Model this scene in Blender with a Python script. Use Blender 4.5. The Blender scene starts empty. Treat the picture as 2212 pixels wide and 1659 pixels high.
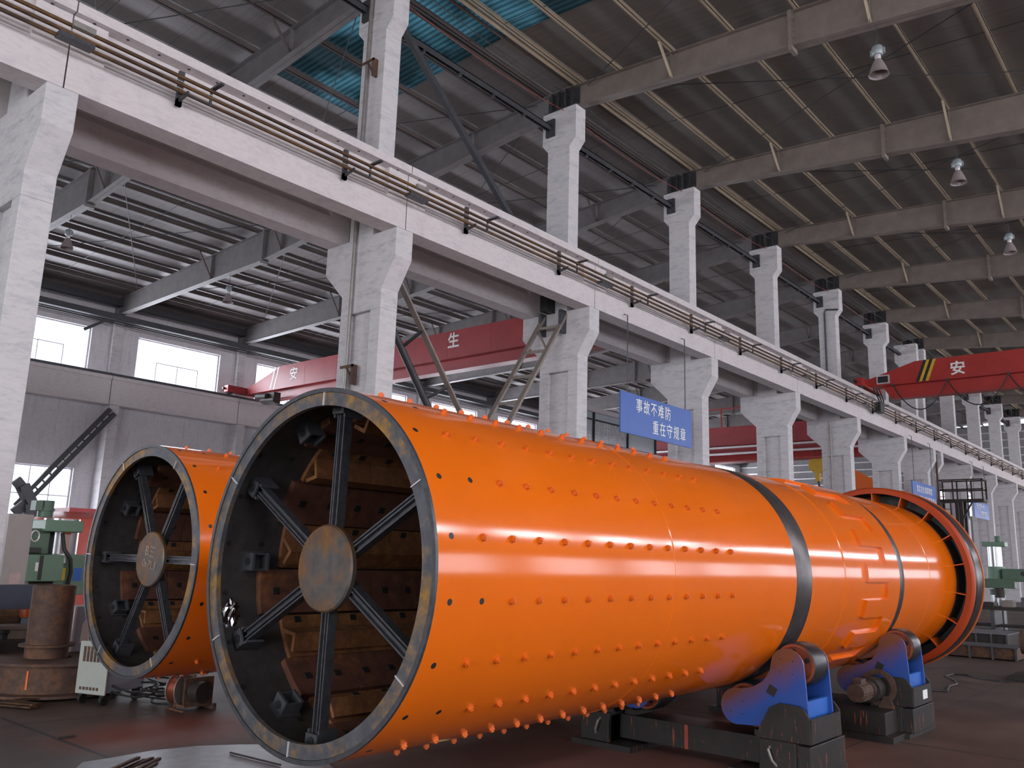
import bpy, bmesh, math, random
from mathutils import Vector, Matrix
random.seed(7)
SC = bpy.context.scene
COL = SC.collection
PI = math.pi
# ------------------------------------------------------------------ camera
W, H, FPX = 2212, 1659, 1845.5
YAW, PIT, ROL = 0.708351, 0.202275, 0.0305266
CZ = 1.7
_f0 = Vector((-math.sin(YAW), math.cos(YAW), 0)); _r0 = Vector((math.cos(YAW), math.sin(YAW), 0)); _u0 = Vector((0, 0, 1))
FW = _f0*math.cos(PIT) + _u0*math.sin(PIT)
_u1 = -_f0*math.sin(PIT) + _u0*math.cos(PIT)
RT = _r0*math.cos(ROL) + _u1*math.sin(ROL)
UP = -_r0*math.sin(ROL) + _u1*math.cos(ROL)
CAM = Vector((0, 0, CZ))
cd = bpy.data.cameras.new('camera'); cam = bpy.data.objects.new('camera', cd); COL.objects.link(cam)
cd.sensor_width = 36; cd.sensor_fit = 'HORIZONTAL'; cd.lens = FPX/W*36; cd.clip_end = 400; cd.clip_start = .05
M = Matrix((RT, UP, -FW)).transposed().to_4x4(); M.translation = CAM
cam.matrix_world = M
SC.camera = cam
# ------------------------------------------------------------------ view, sky, daylight
vs = SC.view_settings
vs.view_transform = 'Standard'; vs.look = 'None'; vs.gamma = 1; vs.use_curve_mapping = False
vs.exposure = 0.0
wd = bpy.data.worlds.new('overcast_sky'); SC.world = wd; wd.use_nodes = True
bg = wd.node_tree.nodes['Background']; bg.inputs[0].default_value = (.85, .90, 1, 1); bg.inputs[1].default_value = 2.5
def area(name, loc, rot, sx, sy, L, colr=(1, 1, 1)):
    l = bpy.data.lights.new(name, 'AREA'); l.shape = 'RECTANGLE'; l.size = sx; l.size_y = sy
    l.energy = L*PI*sx*sy; l.color = colr
    o = bpy.data.objects.new(name, l); COL.objects.link(o); o.location = loc; o.rotation_euler = rot
    return o
R90 = PI/2
DAY = (1, .955, .96)
YA, YB = -14.0, 76.0
YM, YL = (YA+YB)/2, YB-YA
# daylight outside the window bands of both long walls and in the two end doors
area('daylight_right_upper', (12.75, YM, 9.6), (0, R90, 0), 2.2, YL, 28, DAY)
area('daylight_right_lower', (12.75, YM, 3.1), (0, R90, 0), 3.6, YL, 6, DAY)
area('daylight_left_upper', (-36.75, YM, 9.6), (0, -R90, 0), 2.2, YL, 15, (.97, .96, 1))
area('daylight_left_lower', (-36.75, YM, 3.1), (0, -R90, 0), 3.6, YL, 12, (.97, .96, 1))
area('daylight_door_near', (-1.0, YA-.6, 3.6), (R90, 0, 0), 16, 7, 6, (.94, .97, 1))
area('daylight_door_far', (-1.0, YB+.6, 3.0), (-R90, 0, 0), 7, 5.6, 10, DAY)

# ------------------------------------------------------------------ helpers
def ray(x, y): return FW + RT*((x-W/2)/FPX) - UP*((y-H/2)/FPX)
def atX(x, y, X): d = ray(x, y); return CAM + d*(X/d.x)
def atY(x, y, Y): d = ray(x, y); return CAM + d*(Y/d.y)
def atZ(x, y, Z): d = ray(x, y); return CAM + d*((Z-CZ)/d.z)
def V(*a): return Vector(a)

class MB:
    def __init__(s): s.v = []; s.f = []; s.m = []; s.mi = 0
    def add(s, vs, fs):
        b = len(s.v); s.v += [Vector(v) for v in vs]
        for f in fs: s.f.append([b+i for i in f]); s.m.append(s.mi)
        return s
    def box(s, x0, x1, y0, y1, z0, z1):
        return s.add([(x0,y0,z0),(x1,y0,z0),(x1,y1,z0),(x0,y1,z0),(x0,y0,z1),(x1,y0,z1),(x1,y1,z1),(x0,y1,z1)],
                     [(3,2,1,0),(4,5,6,7),(0,1,5,4),(1,2,6,5),(2,3,7,6),(3,0,4,7)])
    def cbox(s, c, sx, sy, sz, rot=None):
        vs = []
        for z in (-.5,.5):
            for x, y in ((-.5,-.5),(.5,-.5),(.5,.5),(-.5,.5)):
                p = Vector((x*sx, y*sy, z*sz))
                if rot is not None: p = rot @ p
                vs.append(Vector(c)+p)
        return s.add(vs, [(3,2,1,0),(4,5,6,7),(0,1,5,4),(1,2,6,5),(2,3,7,6),(3,0,4,7)])
    def bar(s, p0, p1, w, h, up=(0,0,1), ext=0):
        p0 = Vector(p0); p1 = Vector(p1); d = (p1-p0); L = d.length; d.normalize()
        u = Vector(up); sd = d.cross(u)
        if sd.length < 1e-4: sd = d.cross(Vector((1,0,0)))
        sd.normalize(); u = sd.cross(d)
        R = Matrix((sd, d, u)).transposed()
        return s.cbox((p0+p1)/2, w, L+2*ext, h, R)
    def cyl(s, p0, p1, r, n=20, r2=None, caps=True):
        p0 = Vector(p0); p1 = Vector(p1); d = (p1-p0).normalized(); r2 = r if r2 is None else r2
        a = d.orthogonal().normalized(); b = d.cross(a)
        vs = [p0+(a*math.cos(2*PI*i/n)+b*math.sin(2*PI*i/n))*r for i in range(n)] + [p1+(a*math.cos(2*PI*i/n)+b*math.sin(2*PI*i/n))*r2 for i in range(n)]
        fs = [(i, (i+1)%n, n+(i+1)%n, n+i) for i in range(n)]
        if caps: fs += [tuple(reversed(range(n))), tuple(range(n, 2*n))]
        return s.add(vs, fs)
    def tube(s, pts, r, n=8):
        pts = [Vector(p) for p in pts]; k = len(pts); vs = []; a = None
        for i in range(k):
            d = (pts[min(i+1,k-1)]-pts[max(i-1,0)]).normalized()
            if a is None: a = d.orthogonal().normalized()
            else: a = (a - d*a.dot(d)).normalized()
            b = d.cross(a)
            vs += [pts[i]+(a*math.cos(2*PI*j/n)+b*math.sin(2*PI*j/n))*r for j in range(n)]
        fs = [(i*n+j, i*n+(j+1)%n, (i+1)*n+(j+1)%n, (i+1)*n+j) for i in range(k-1) for j in range(n)]
        fs += [tuple(reversed(range(n))), tuple(range((k-1)*n, k*n))]
        return s.add(vs, fs)
    def prism(s, poly, axis, a0, a1):
        # poly: 2D points; axis 'y': (x,z); 'x': (y,z); 'z': (x,y)
        def P(p, a): return (p[0], a, p[1]) if axis == 'y' else ((a, p[0], p[1]) if axis == 'x' else (p[0], p[1], a))
        n = len(poly)
        return s.add([P(p,a0) for p in poly]+[P(p,a1) for p in poly],
                     [(i,(i+1)%n,n+(i+1)%n,n+i) for i in range(n)]+[tuple(reversed(range(n))), tuple(range(n,2*n))])
    def lathe(s, prof, c, axis='y', n=96, closed=True, a0=0, a1=2*PI):
        # prof: (r, t) revolved round the axis through c
        k = len(prof); full = abs(a1-a0-2*PI) < 1e-6; m = n if full else n+1; vs = []
        for i in range(m):
            a = a0+(a1-a0)*i/n; ca, sa = math.cos(a), math.sin(a)
            for r, t in prof:
                vs.append((c[0]+r*ca, c[1]+t, c[2]+r*sa) if axis == 'y' else (c[0]+r*ca, c[1]+r*sa, c[2]+t))
        fs = []
        for i in range(n):
            j = (i+1) % m
            for q in range(k if closed else k-1):
                q2 = (q+1) % k
                fs.append((i*k+q, i*k+q2, j*k+q2, j*k+q))
        if not full and closed: fs += [tuple(range(k)), tuple(reversed(range((m-1)*k, m*k)))]
        return s.add(vs, fs)
    def xf(s, mat, start=0):
        for i in range(start, len(s.v)): s.v[i] = mat @ s.v[i]
        return s
    def build(s, name, mat, parent=None, smooth=None, origin=None, bevel=0):
        me = bpy.data.meshes.new(name)
        if parent is not None: o0 = wloc(parent)
        elif origin is not None: o0 = Vector(origin)
        else:
            xs = [v.x for v in s.v]; ys = [v.y for v in s.v]; zs = [v.z for v in s.v]
            o0 = Vector(((min(xs)+max(xs))/2, (min(ys)+max(ys))/2, min(zs)))
        loc = Vector((0,0,0)) if parent is not None else o0
        me.from_pydata([v-o0 for v in s.v], [], s.f)
        for m in (mat if isinstance(mat, (list, tuple)) else [mat]): me.materials.append(m)
        if isinstance(mat, (list, tuple)):
            for p, mi in zip(me.polygons, s.m): p.material_index = mi
        bm = bmesh.new(); bm.from_mesh(me); bmesh.ops.recalc_face_normals(bm, faces=bm.faces[:])
        if bevel:
            bmesh.ops.bevel(bm, geom=[e for e in bm.edges if len(e.link_faces) == 2 and e.calc_face_angle(0) > .6], offset=bevel, segments=2, profile=.6, affect='EDGES', clamp_overlap=True)
        bm.to_mesh(me); bm.free()
        if smooth is not None:
            me.shade_smooth(); me.set_sharp_from_angle(angle=math.radians(smooth))
        o = bpy.data.objects.new(name, me); COL.objects.link(o)
        o.location = loc
        if parent is not None: o.parent = parent
        return o
def wloc(o):
    p = Vector(o.location)
    while o.parent is not None: o = o.parent; p = p + Vector(o.location)
    return p
def tag(o, label, cat, group=None, kind=None):
    if label: o['label'] = label
    if cat: o['category'] = cat
    if group: o['group'] = group
    if kind: o['kind'] = kind
    return o
def thing(name, loc, label, cat, group=None, kind=None):
    o = bpy.data.objects.new(name, None); COL.objects.link(o); o.location = loc; o.empty_display_size = .2
    return tag(o, label, cat, group, kind)
def copy_tree(o, parent=None):
    c = o.copy(); COL.objects.link(c)
    if parent is not None: c.parent = parent
    for ch in list(o.children): copy_tree(ch, c)
    return c
def struct(o): o['kind'] = 'structure'; return o
ORD = 'first second third fourth fifth sixth seventh eighth ninth tenth eleventh twelfth thirteenth fourteenth fifteenth sixteenth'.split()

# ------------------------------------------------------------------ materials
class NT:
    def __init__(s, name):
        s.mat = bpy.data.materials.new(name); s.mat.use_nodes = True; s.t = s.mat.node_tree; s.b = s.t.nodes['Principled BSDF']; s.n = s.t.nodes; s._c = None
    def new(s, t, **k):
        n = s.n.new(t)
        for a, b in k.items(): setattr(n, a, b)
        return n
    def link(s, a, b): s.t.links.new(a, b)
    def coord(s, obj=True, scale=None):
        if s._c is None: s._c = s.new('ShaderNodeTexCoord')
        o = s._c.outputs['Object'] if obj else s._c.outputs['Generated']
        if scale:
            m = s.new('ShaderNodeMapping'); m.inputs['Scale'].default_value = scale; s.link(o, m.inputs[0]); o = m.outputs[0]
        return o
    def noise(s, sc, det=4, rough=.6, scale=None, world=False):
        n = s.new('ShaderNodeTexNoise'); n.inputs['Scale'].default_value = sc; n.inputs['Detail'].default_value = det; n.inputs['Roughness'].default_value = rough
        if world:
            g = s.new('ShaderNodeNewGeometry'); o = g.outputs['Position']
            if scale:
                m = s.new('ShaderNodeMapping'); m.inputs['Scale'].default_value = scale; s.link(o, m.inputs[0]); o = m.outputs[0]
            s.link(o, n.inputs['Vector'])
        else: s.link(s.coord(True, scale), n.inputs['Vector'])
        return n.outputs['Fac']
    def ramp(s, fac, stops):
        r = s.new('ShaderNodeValToRGB'); e = r.color_ramp.elements
        while len(e) < len(stops): e.new(.5)
        for el, (p, c) in zip(e, stops): el.position = p; el.color = (*c, 1) if len(c) == 3 else c
        s.link(fac, r.inputs[0]); return r.outputs[0]
    def mix(s, fac, a, b, mode='MIX'):
        m = s.new('ShaderNodeMix', data_type='RGBA', blend_type=mode)
        for sock, v in ((m.inputs[0], fac), (m.inputs[6], a), (m.inputs[7], b)):
            if isinstance(v, (int, float)): sock.default_value = v
            elif isinstance(v, tuple): sock.default_value = (*v, 1) if len(v) == 3 else v
            else: s.link(v, sock)
        return m.outputs[2]
    def bump(s, h, strength=.3, dist=.01):
        b = s.new('ShaderNodeBump'); b.inputs['Strength'].default_value = strength; b.inputs['Distance'].default_value = dist
        s.link(h, b.inputs['Height']); s.link(b.outputs[0], s.b.inputs['Normal'])
    def set(s, col=None, rough=None, metal=None, **k):
        if col is not None:
            if isinstance(col, tuple): s.b.inputs['Base Color'].default_value = (*col, 1)
            else: s.link(col, s.b.inputs['Base Color'])
        if rough is not None:
            if isinstance(rough, (int, float)): s.b.inputs['Roughness'].default_value = rough
            else: s.link(rough, s.b.inputs['Roughness'])
        if metal is not None: s.b.inputs['Metallic'].default_value = metal
        for a, v in k.items(): s.b.inputs[a].default_value = v
        return s.mat
def plain(name, col, rough=.5, metal=0, var=.12, sc=6, bump=0, **k):
    t = NT(name); f = t.noise(sc, 5, .65)
    lo = tuple(c*(1-var) for c in col); hi = tuple(min(1, c*(1+var)) for c in col)
    c = t.ramp(f, [(.3, lo), (.7, hi)])
    if bump: t.bump(t.noise(sc*6, 4), bump, .004)
    return t.set(c, rough, metal, **k)
def rusty(name, base, rust, amount=.5, sc=5, rough=.6, metal=.5, scale=None):
    t = NT(name); f = t.noise(sc, 8, .7, scale); g = t.noise(sc*4, 4, .6)
    m = t.ramp(f, [(amount-.06, (0,0,0)), (amount+.1, (1,1,1))])
    b = t.ramp(g, [(.3, tuple(c*.75 for c in base)), (.7, tuple(c*1.25 for c in base))])
    r = t.ramp(g, [(.3, tuple(c*.6 for c in rust)), (.7, tuple(c*1.2 for c in rust))])
    t.bump(g, .12, .004)
    return t.set(t.mix(m, b, r), rough, metal)

def m_orange(name='orange_gloss_paint', base=(.80, .150, .004), rough=.12):
    t = NT(name); f = t.noise(1.3, 3, .5)
    c = t.ramp(f, [(.3, tuple(x*.93 for x in base)), (.7, base)])
    t.bump(t.noise(1.6, 2, .4), .12, .02)
    return t.set(c, rough, 0, **{'Specular IOR Level': .5, 'Coat Weight': .0})
ORANGE = m_orange()
ORANGE_M = m_orange('orange_satin_paint', (.70, .122, .004), .5)
def m_concrete(name, base, streak=(.36, .36, .40), amt=.5, scale=(1.2, 1.2, .9), bump=.5):
    t = NT(name); f = t.noise(2.2, 9, .75, scale); g = t.noise(22, 6, .7); h = t.noise(5, 6, .7, (1, 1, 4))
    m = t.ramp(f, [(amt, (0,0,0)), (amt+.25, (1,1,1))])
    c = t.mix(m, tuple(base), tuple(streak))
    k = t.ramp(h, [(.30, (.86,.86,.88)), (.55, (1,1,1))])
    c = t.mix(1.0, c, k, 'MULTIPLY')
    t.bump(g, bump, .012)
    return t.set(c, .85, 0, **{'Specular IOR Level': .2})
CONC = m_concrete('whitewashed_concrete', (.635, .585, .585), (.52, .485, .49), .52, (1.2, 1.2, 1.2), .25)
CONC_COL = m_concrete('brushed_whitewash_concrete', (.60, .575, .585), (.36, .36, .39), .50, (1.0, 1.0, 3.4), .5)
WALLM = m_concrete('stained_plaster', (.66, .63, .655), (.46, .44, .47), .52, (3.5, 3.5, .35), .15)
STEEL_D = plain('dark_grey_steel_paint', (.055, .056, .062), .5, .2, .2)
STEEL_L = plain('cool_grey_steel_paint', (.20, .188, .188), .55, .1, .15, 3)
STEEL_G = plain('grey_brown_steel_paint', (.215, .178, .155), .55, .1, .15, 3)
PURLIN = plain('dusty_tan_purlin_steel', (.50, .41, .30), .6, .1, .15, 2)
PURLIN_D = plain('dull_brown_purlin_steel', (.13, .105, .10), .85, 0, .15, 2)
RUST = rusty('rusty_bar_steel', (.055, .028, .018), (.17, .085, .025), .5, 3, .7, .2, (3, .3, 3))
RUST2 = rusty('rust_brown_steel', (.085, .048, .036), (.16, .07, .03), .55, 3, .75, .15)
FLANGE = rusty('flange_steel_rust', (.085, .085, .095), (.26, .135, .028), .535, 3.2, .5, .35)
MILL = rusty('mill_scale_steel', (.085, .086, .096), (.10, .055, .03), .66, 6, .42, .6)
HUBM = rusty('hub_plate_steel', (.105, .092, .084), (.18, .08, .024), .47, 3.5, .5, .5)
INNER = rusty('bare_inner_shell', (.045, .04, .038), (.12, .055, .02), .68, 3, .6, .3)
LINER = rusty('red_brown_liner', (.10, .036, .022), (.20, .075, .022), .6, 3, .7, .1)
LIFT = rusty('orange_brown_lifter', (.17, .065, .024), (.24, .10, .03), .55, 4, .7, .1)
TRACK = rusty('bare_roller_track', (.075, .07, .075), (.17, .10, .075), .58, 4, .35, .6, (1, 6, 1))
TYRE = plain('black_gloss_tyre', (.018, .018, .021), .22, .1, .2)
RUBBER = plain('grey_roller_rubber', (.018, .019, .021), .36, .1, .2)
BLUE_SIGN = plain('blue_sign_enamel', (.045, .125, .43), .45, 0, .06, 3)
WHITE_T = plain('white_lettering', (.82, .82, .80), .5, 0, .05)
REDC = plain('red_crane_paint', (.38, .028, .022), .42, 0, .12, 1.5)
REDD = plain('dull_red_crane_paint', (.33, .035, .04), .40, 0, .15, 1.2)
YEL = plain('yellow_paint', (.62, .38, .02), .5, 0, .15)
BLACK = plain('black_paint', (.015, .015, .015), .5)
GREEN = plain('machine_green_paint', (.115, .20, .135), .42, 0, .12, 3)
GREEN_D = plain('dark_machine_green', (.065, .115, .075), .45, 0, .15, 3)
CHROME = plain('polished_column_steel', (.42, .42, .43), .25, .9, .06)
GREY_CAB = plain('grey_beige_cabinet', (.36, .32, .30), .5, 0, .05)
WELD_W = plain('off_white_cabinet', (.38, .40, .36), .5, 0, .05)
BLUE_GR = plain('blue_grey_enamel', (.30, .37, .46), .5, 0, .06)
BLUE_N = plain('navy_sheet', (.045, .055, .085), .6, 0, .15)
COPPER = plain('copper_wire', (.50, .14, .08), .3, .85, .1)
CABLE = plain('black_cable', (.02, .02, .02), .5)
REDW = plain('red_wire', (.22, .035, .025), .5)
DKBROWN = rusty('dark_oily_steel', (.035, .028, .025), (.07, .035, .02), .6, 4, .6, .3)
GALV = plain('galvanised_pipe', (.30, .28, .26), .45, .5, .15)
LAMPG = plain('lamp_cast_grey', (.30, .34, .35), .45, .3, .1)
LAMPR = plain('lamp_reflector_dusty', (.30, .25, .25), .4, .1, .06)
SHEET = rusty('grey_steel_sheet', (.17, .165, .18), (.20, .15, .13), .62, 2, .45, .3)
FRAMEM = plain('window_frame_steel', (.42, .42, .46), .5, .2, .08)
RAILW = plain('pale_rail', (.66, .63, .64), .35, .4, .08)

def m_floor():
    t = NT('dusty_oily_concrete_floor')
    g = t.new('ShaderNodeNewGeometry'); pos = g.outputs['Position']
    f = t.noise(.35, 8, .7, None, True); h = t.noise(3, 7, .7, (1, .35, 1), True); k = t.noise(28, 4, .7, None, True)
    c = t.ramp(f, [(.3, (.048, .030, .023)), (.55, (.09, .057, .043)), (.75, (.16, .115, .095))])
    c = t.mix(.55, c, t.ramp(h, [(.3, (.45,.42,.42)), (.7, (1.2,1.15,1.15))]), 'MULTIPLY')
    sx = t.new('ShaderNodeSeparateXYZ'); t.link(pos, sx.inputs[0])
    def spot(cx, cy, rx, ry, edge):
        a = t.new('ShaderNodeVectorMath', operation='SUBTRACT'); t.link(pos, a.inputs[0]); a.inputs[1].default_value = (cx, cy, 0)
        b = t.new('ShaderNodeVectorMath', operation='MULTIPLY'); t.link(a.outputs[0], b.inputs[0]); b.inputs[1].default_value = (1/rx, 1/ry, 0)
        l = t.new('ShaderNodeVectorMath', operation='LENGTH'); t.link(b.outputs[0], l.inputs[0])
        n = t.new('ShaderNodeMath', operation='ADD'); t.link(l.outputs['Value'], n.inputs[0])
        q = t.new('ShaderNodeMath', operation='MULTIPLY'); t.link(h, q.inputs[0]); q.inputs[1].default_value = edge; t.link(q.outputs[0], n.inputs[1])
        return t.ramp(n.outputs[0], [(.35+edge*.5, (1,1,1)), (min(1,.95+edge*.5), (0,0,0))])
    # orange overspray settled on the floor under and beside the drums
    c = t.mix(t.mix(1, spot(-8.0, 4.55, 1.1, 1.6, .3), (.75,.75,.75), 'MULTIPLY'), c, (.26, .058, .028))
    c = t.mix(t.mix(1, spot(-4.0, 7.0, 2.2, 5.5, .5), (.45,.45,.45), 'MULTIPLY'), c, (.20, .062, .042))
    # slab joints
    def joint(o, per, off, w):
        a = t.new('ShaderNodeMath', operation='ADD'); t.link(o, a.inputs[0]); a.inputs[1].default_value = off
        b = t.new('ShaderNodeMath', operation='PINGPONG'); t.link(a.outputs[0], b.inputs[0]); b.inputs[1].default_value = per/2
        d = t.new('ShaderNodeMath', operation='LESS_THAN'); t.link(b.outputs[0], d.inputs[0]); d.inputs[1].default_value = w
        return d.outputs[0]
    c = t.mix(joint(sx.outputs['Y'], 6.0, -3.62, .022), c, (.022, .018, .017))
    c = t.mix(joint(sx.outputs['X'], 6.0, 3.2, .012), c, (.03, .022, .02))
    t.bump(k, .25, .006)
    return t.set(c, t.ramp(f, [(.35, (.55,.55,.55)), (.7, (.85,.85,.85))]), 0)
FLOOR = m_floor()
def m_roof(name, base, metal, rough):
    t = NT(name)
    g = t.new('ShaderNodeNewGeometry'); s = t.new('ShaderNodeSeparateXYZ'); t.link(g.outputs['Position'], s.inputs[0])
    a = t.new('ShaderNodeMath', operation='MULTIPLY'); t.link(s.outputs['Y'], a.inputs[0]); a.inputs[1].default_value = 2*PI/.21
    b = t.new('ShaderNodeMath', operation='SINE'); t.link(a.outputs[0], b.inputs[0])
    f = t.noise(.5, 6, .7, (1, .5, 1), True)
    q = t.new('ShaderNodeMath', operation='PINGPONG'); t.link(s.outputs['Y'], q.inputs[0]); q.inputs[1].default_value = .42
    l = t.new('ShaderNodeMath', operation='LESS_THAN'); t.link(q.outputs[0], l.inputs[0]); l.inputs[1].default_value = .008
    c = t.ramp(f, [(.3, tuple(x*.8 for x in base)), (.7, tuple(x*1.15 for x in base))])
    c = t.mix(l.outputs[0], c, tuple(x*.55 for x in base))
    t.bump(b.outputs[0], .14, .012)
    return t.set(c, rough, metal)
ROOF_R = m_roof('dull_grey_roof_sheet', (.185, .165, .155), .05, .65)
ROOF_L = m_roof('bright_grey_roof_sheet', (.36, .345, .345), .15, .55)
def m_sky_panel():
    t = NT('blue_translucent_roof_panel')
    tr = t.new('ShaderNodeBsdfTranslucent'); tr.inputs[0].default_value = (.03, .30, .42, 1)
    g = t.new('ShaderNodeNewGeometry'); s = t.new('ShaderNodeSeparateXYZ'); t.link(g.outputs['Position'], s.inputs[0])
    a = t.new('ShaderNodeMath', operation='PINGPONG'); t.link(s.outputs['Y'], a.inputs[0]); a.inputs[1].default_value = .075
    r = t.ramp(a.outputs[0], [(.0, (.012,.035,.046)), (.035, (.03,.085,.11)), (.075, (.045,.125,.155))])
    f = t.noise(.42, 3, .5, None, True)
    c = t.mix(1, r, t.ramp(f, [(.50, (.16,.13,.12)), (.62, (.9,.9,.9))]), 'MULTIPLY')  # noise mask paints bright daylight patches into the panel colour, the rest dimmed
    t.link(c, tr.inputs[0])
    t.set((.03, .10, .14), .5)
    mx = t.new('ShaderNodeMixShader'); mx.inputs[0].default_value = .75
    t.link(t.b.outputs[0], mx.inputs[1]); t.link(tr.outputs[0], mx.inputs[2])
    t.link(mx.outputs[0], t.n['Material Output'].inputs[0])
    return t.mat
SKYP = m_sky_panel()
def m_glass():
    t = NT('dusty_window_glass')
    tp = t.new('ShaderNodeBsdfTransparent'); tp.inputs[0].default_value = (.95, .97, 1, 1)
    t.set((.6, .65, .7), .12)
    mx = t.new('ShaderNodeMixShader'); mx.inputs[0].default_value = .08
    t.link(tp.outputs[0], mx.inputs[1]); t.link(t.b.outputs[0], mx.inputs[2]); t.link(mx.outputs[0], t.n['Material Output'].inputs[0])
    return t.mat
GLASS = m_glass()
FROST = plain('grey_frosted_glazing', (.46, .50, .54), .3, 0, .1, 1)
def m_bogie():
    t = NT('blue_paint_with_orange_overspray')
    s = t.new('ShaderNodeSeparateXYZ'); t.link(t.coord(), s.inputs[0])
    n = t.noise(5, 5, .6)
    a = t.new('ShaderNodeMath', operation='MULTIPLY_ADD'); t.link(n, a.inputs[0]); a.inputs[1].default_value = .25; t.link(s.outputs['Z'], a.inputs[2])
    ab = t.new('ShaderNodeMath', operation='ABSOLUTE'); t.link(s.outputs['X'], ab.inputs[0])
    b = t.new('ShaderNodeMath', operation='MULTIPLY_ADD'); t.link(ab.outputs[0], b.inputs[0]); b.inputs[1].default_value = -.62; t.link(a.outputs[0], b.inputs[2])
    m = t.ramp(b.outputs[0], [(.22, (0,0,0)), (.48, (1,1,1))])
    # b ~ z + noise/4 - .62|x|
    c = t.mix(m, (.016, .07, .33), (.17, .055, .025))
    return t.set(c, .42, 0)
BOGIE = m_bogie()
BLUE = plain('blue_machine_paint', (.02, .115, .45), .42, 0, .1)
def m_stand():
    t = NT('dark_stand_paint_with_drips')
    n = t.noise(6, 6, .7, (7, 7, .6)); g = t.noise(5, 5, .6)
    b = t.ramp(g, [(.3, (.011,.0098,.0092)), (.7, (.025,.021,.019))])
    m = t.ramp(n, [(.615, (0,0,0)), (.645, (1,1,1))])
    return t.set(t.mix(m, b, (.33, .075, .025)), .5, .1)
STAND = m_stand()

# ------------------------------------------------------------------ hall shell
XR, XWL, XWR = -12.08, -36.2, 12.2          # row axis, left and right wall faces
CY = lambda n: 3.82+6*n
def ztop(X): return 13.45-.057*abs(X-XR)      # rafter top
def zbot(X):
    d = abs(X-XR)
    return 12.9-.1*d if d < 13 else 11.6-.02*(d-13)
struct(MB().box(-48, 26, YA-10, YB+10, -.25, 0).build('floor', FLOOR, origin=(0,0,0)))
WIN = [CY(n)+3.15 for n in range(-2, 12)]     # window centres along both long walls
ZL0, ZL1, ZU0, ZU1, WW = 1.45, 4.80, 8.94, 10.75, 2.0
def long_wall(name, x0, x1):
    m = MB()
    for z0, z1 in ((0, ZL0), (ZL1, ZU0), (ZU1, 13.2)): m.box(x0, x1, YA-.3, YB+.3, z0, z1)
    for z0, z1 in ((ZL0, ZL1), (ZU0, ZU1)):
        e = [YA-.3]+[y for c in WIN for y in (c-WW, c+WW)]+[YB+.3]
        for i in range(0, len(e), 2):
            if e[i+1] > e[i]: m.box(x0, x1, e[i], e[i+1], z0, z1)
    return struct(m.build(name, WALLM))
long_wall('wall_left', XWL-.3, XWL)
long_wall('wall_right', XWR, XWR+.3)
wa = MB()
for x0, x1, z0, z1 in ((XWL, -9, 0, 13), (7, XWR, 0, 13), (-9, 7, 7.2, 13)): wa.box(x0, x1, YA-.3, YA, z0, z1)
struct(wa.build('wall_near', WALLM))
wb = MB()
for x0, x1, z0, z1 in ((XWL, -18.8, 0, 13.3), (-18.8, -14.4, 0, 6.15), (-18.8, -14.4, 8.2, 13.3), (-14.4, -4.5, 0, 13.3), (-4.5, 2.5, 5.5, 13.3), (2.5, XWR, 0, 13.3)): wb.box(x0, x1, YB, YB+.3, z0, z1)
wb.mi = 1
for k in range(9): wb.box(XWL, XWR, YB-.04, YB, 7.7+.62*k, 7.78+.62*k)
struct(wb.build('wall_far', [m_concrete('grey_end_wall_panels', (.24, .235, .24), (.17, .165, .17), .5), RAILW]))
# windows of the two long walls
def window(nm, z0, z1, x, lower):
    r = bpy.data.objects.new(nm, None); COL.objects.link(r); r.location = (x, 0, z0); r['kind'] = 'structure'
    f = MB(); h = z1-z0; t = .05; w = WW
    f.box(-t, t, -w, -w+.07, 0, h); f.box(-t, t, w-.07, w, 0, h); f.box(-t, t, -w, w, 0, .06); f.box(-t, t, -w, w, h-.06, h)
    nb = 5 if lower else 4
    for i in range(1, nb): f.box(-.02, .02, -w+2*w*i/nb-.017, -w+2*w*i/nb+.017, 0 if not lower else h*.0, h*(.48 if not lower else 1))
    for k in ((.48,) if not lower else (.33, .66)): f.box(-.02, .02, -w*(.5 if not lower else 1), w*(.5 if not lower else 1), h*k-.017, h*k+.017)
    fo = f.xf(Matrix.Translation((x, 0, z0))).build('window_frame', FRAMEM, r)
    MB().box(-.006, .006, -w+.05, w-.05, .05, h-.05).xf(Matrix.Translation((x, 0, z0))).build('pane', GLASS, r)
    return r
wi = 1
for x in (XWL-.15, XWR+.15):
    for z0, z1, lo in ((ZU0, ZU1, 0), (ZL0, ZL1, 1)):
        p = None
        for c in WIN:
            if c-WW < YA or c+WW > YB: continue
            if p is None: p = window(f'window_{wi}', z0, z1, x, lo); q = p
            else: q = copy_tree(p); q.name = f'window_{wi}'
            q.location.y = c; wi += 1
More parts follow.
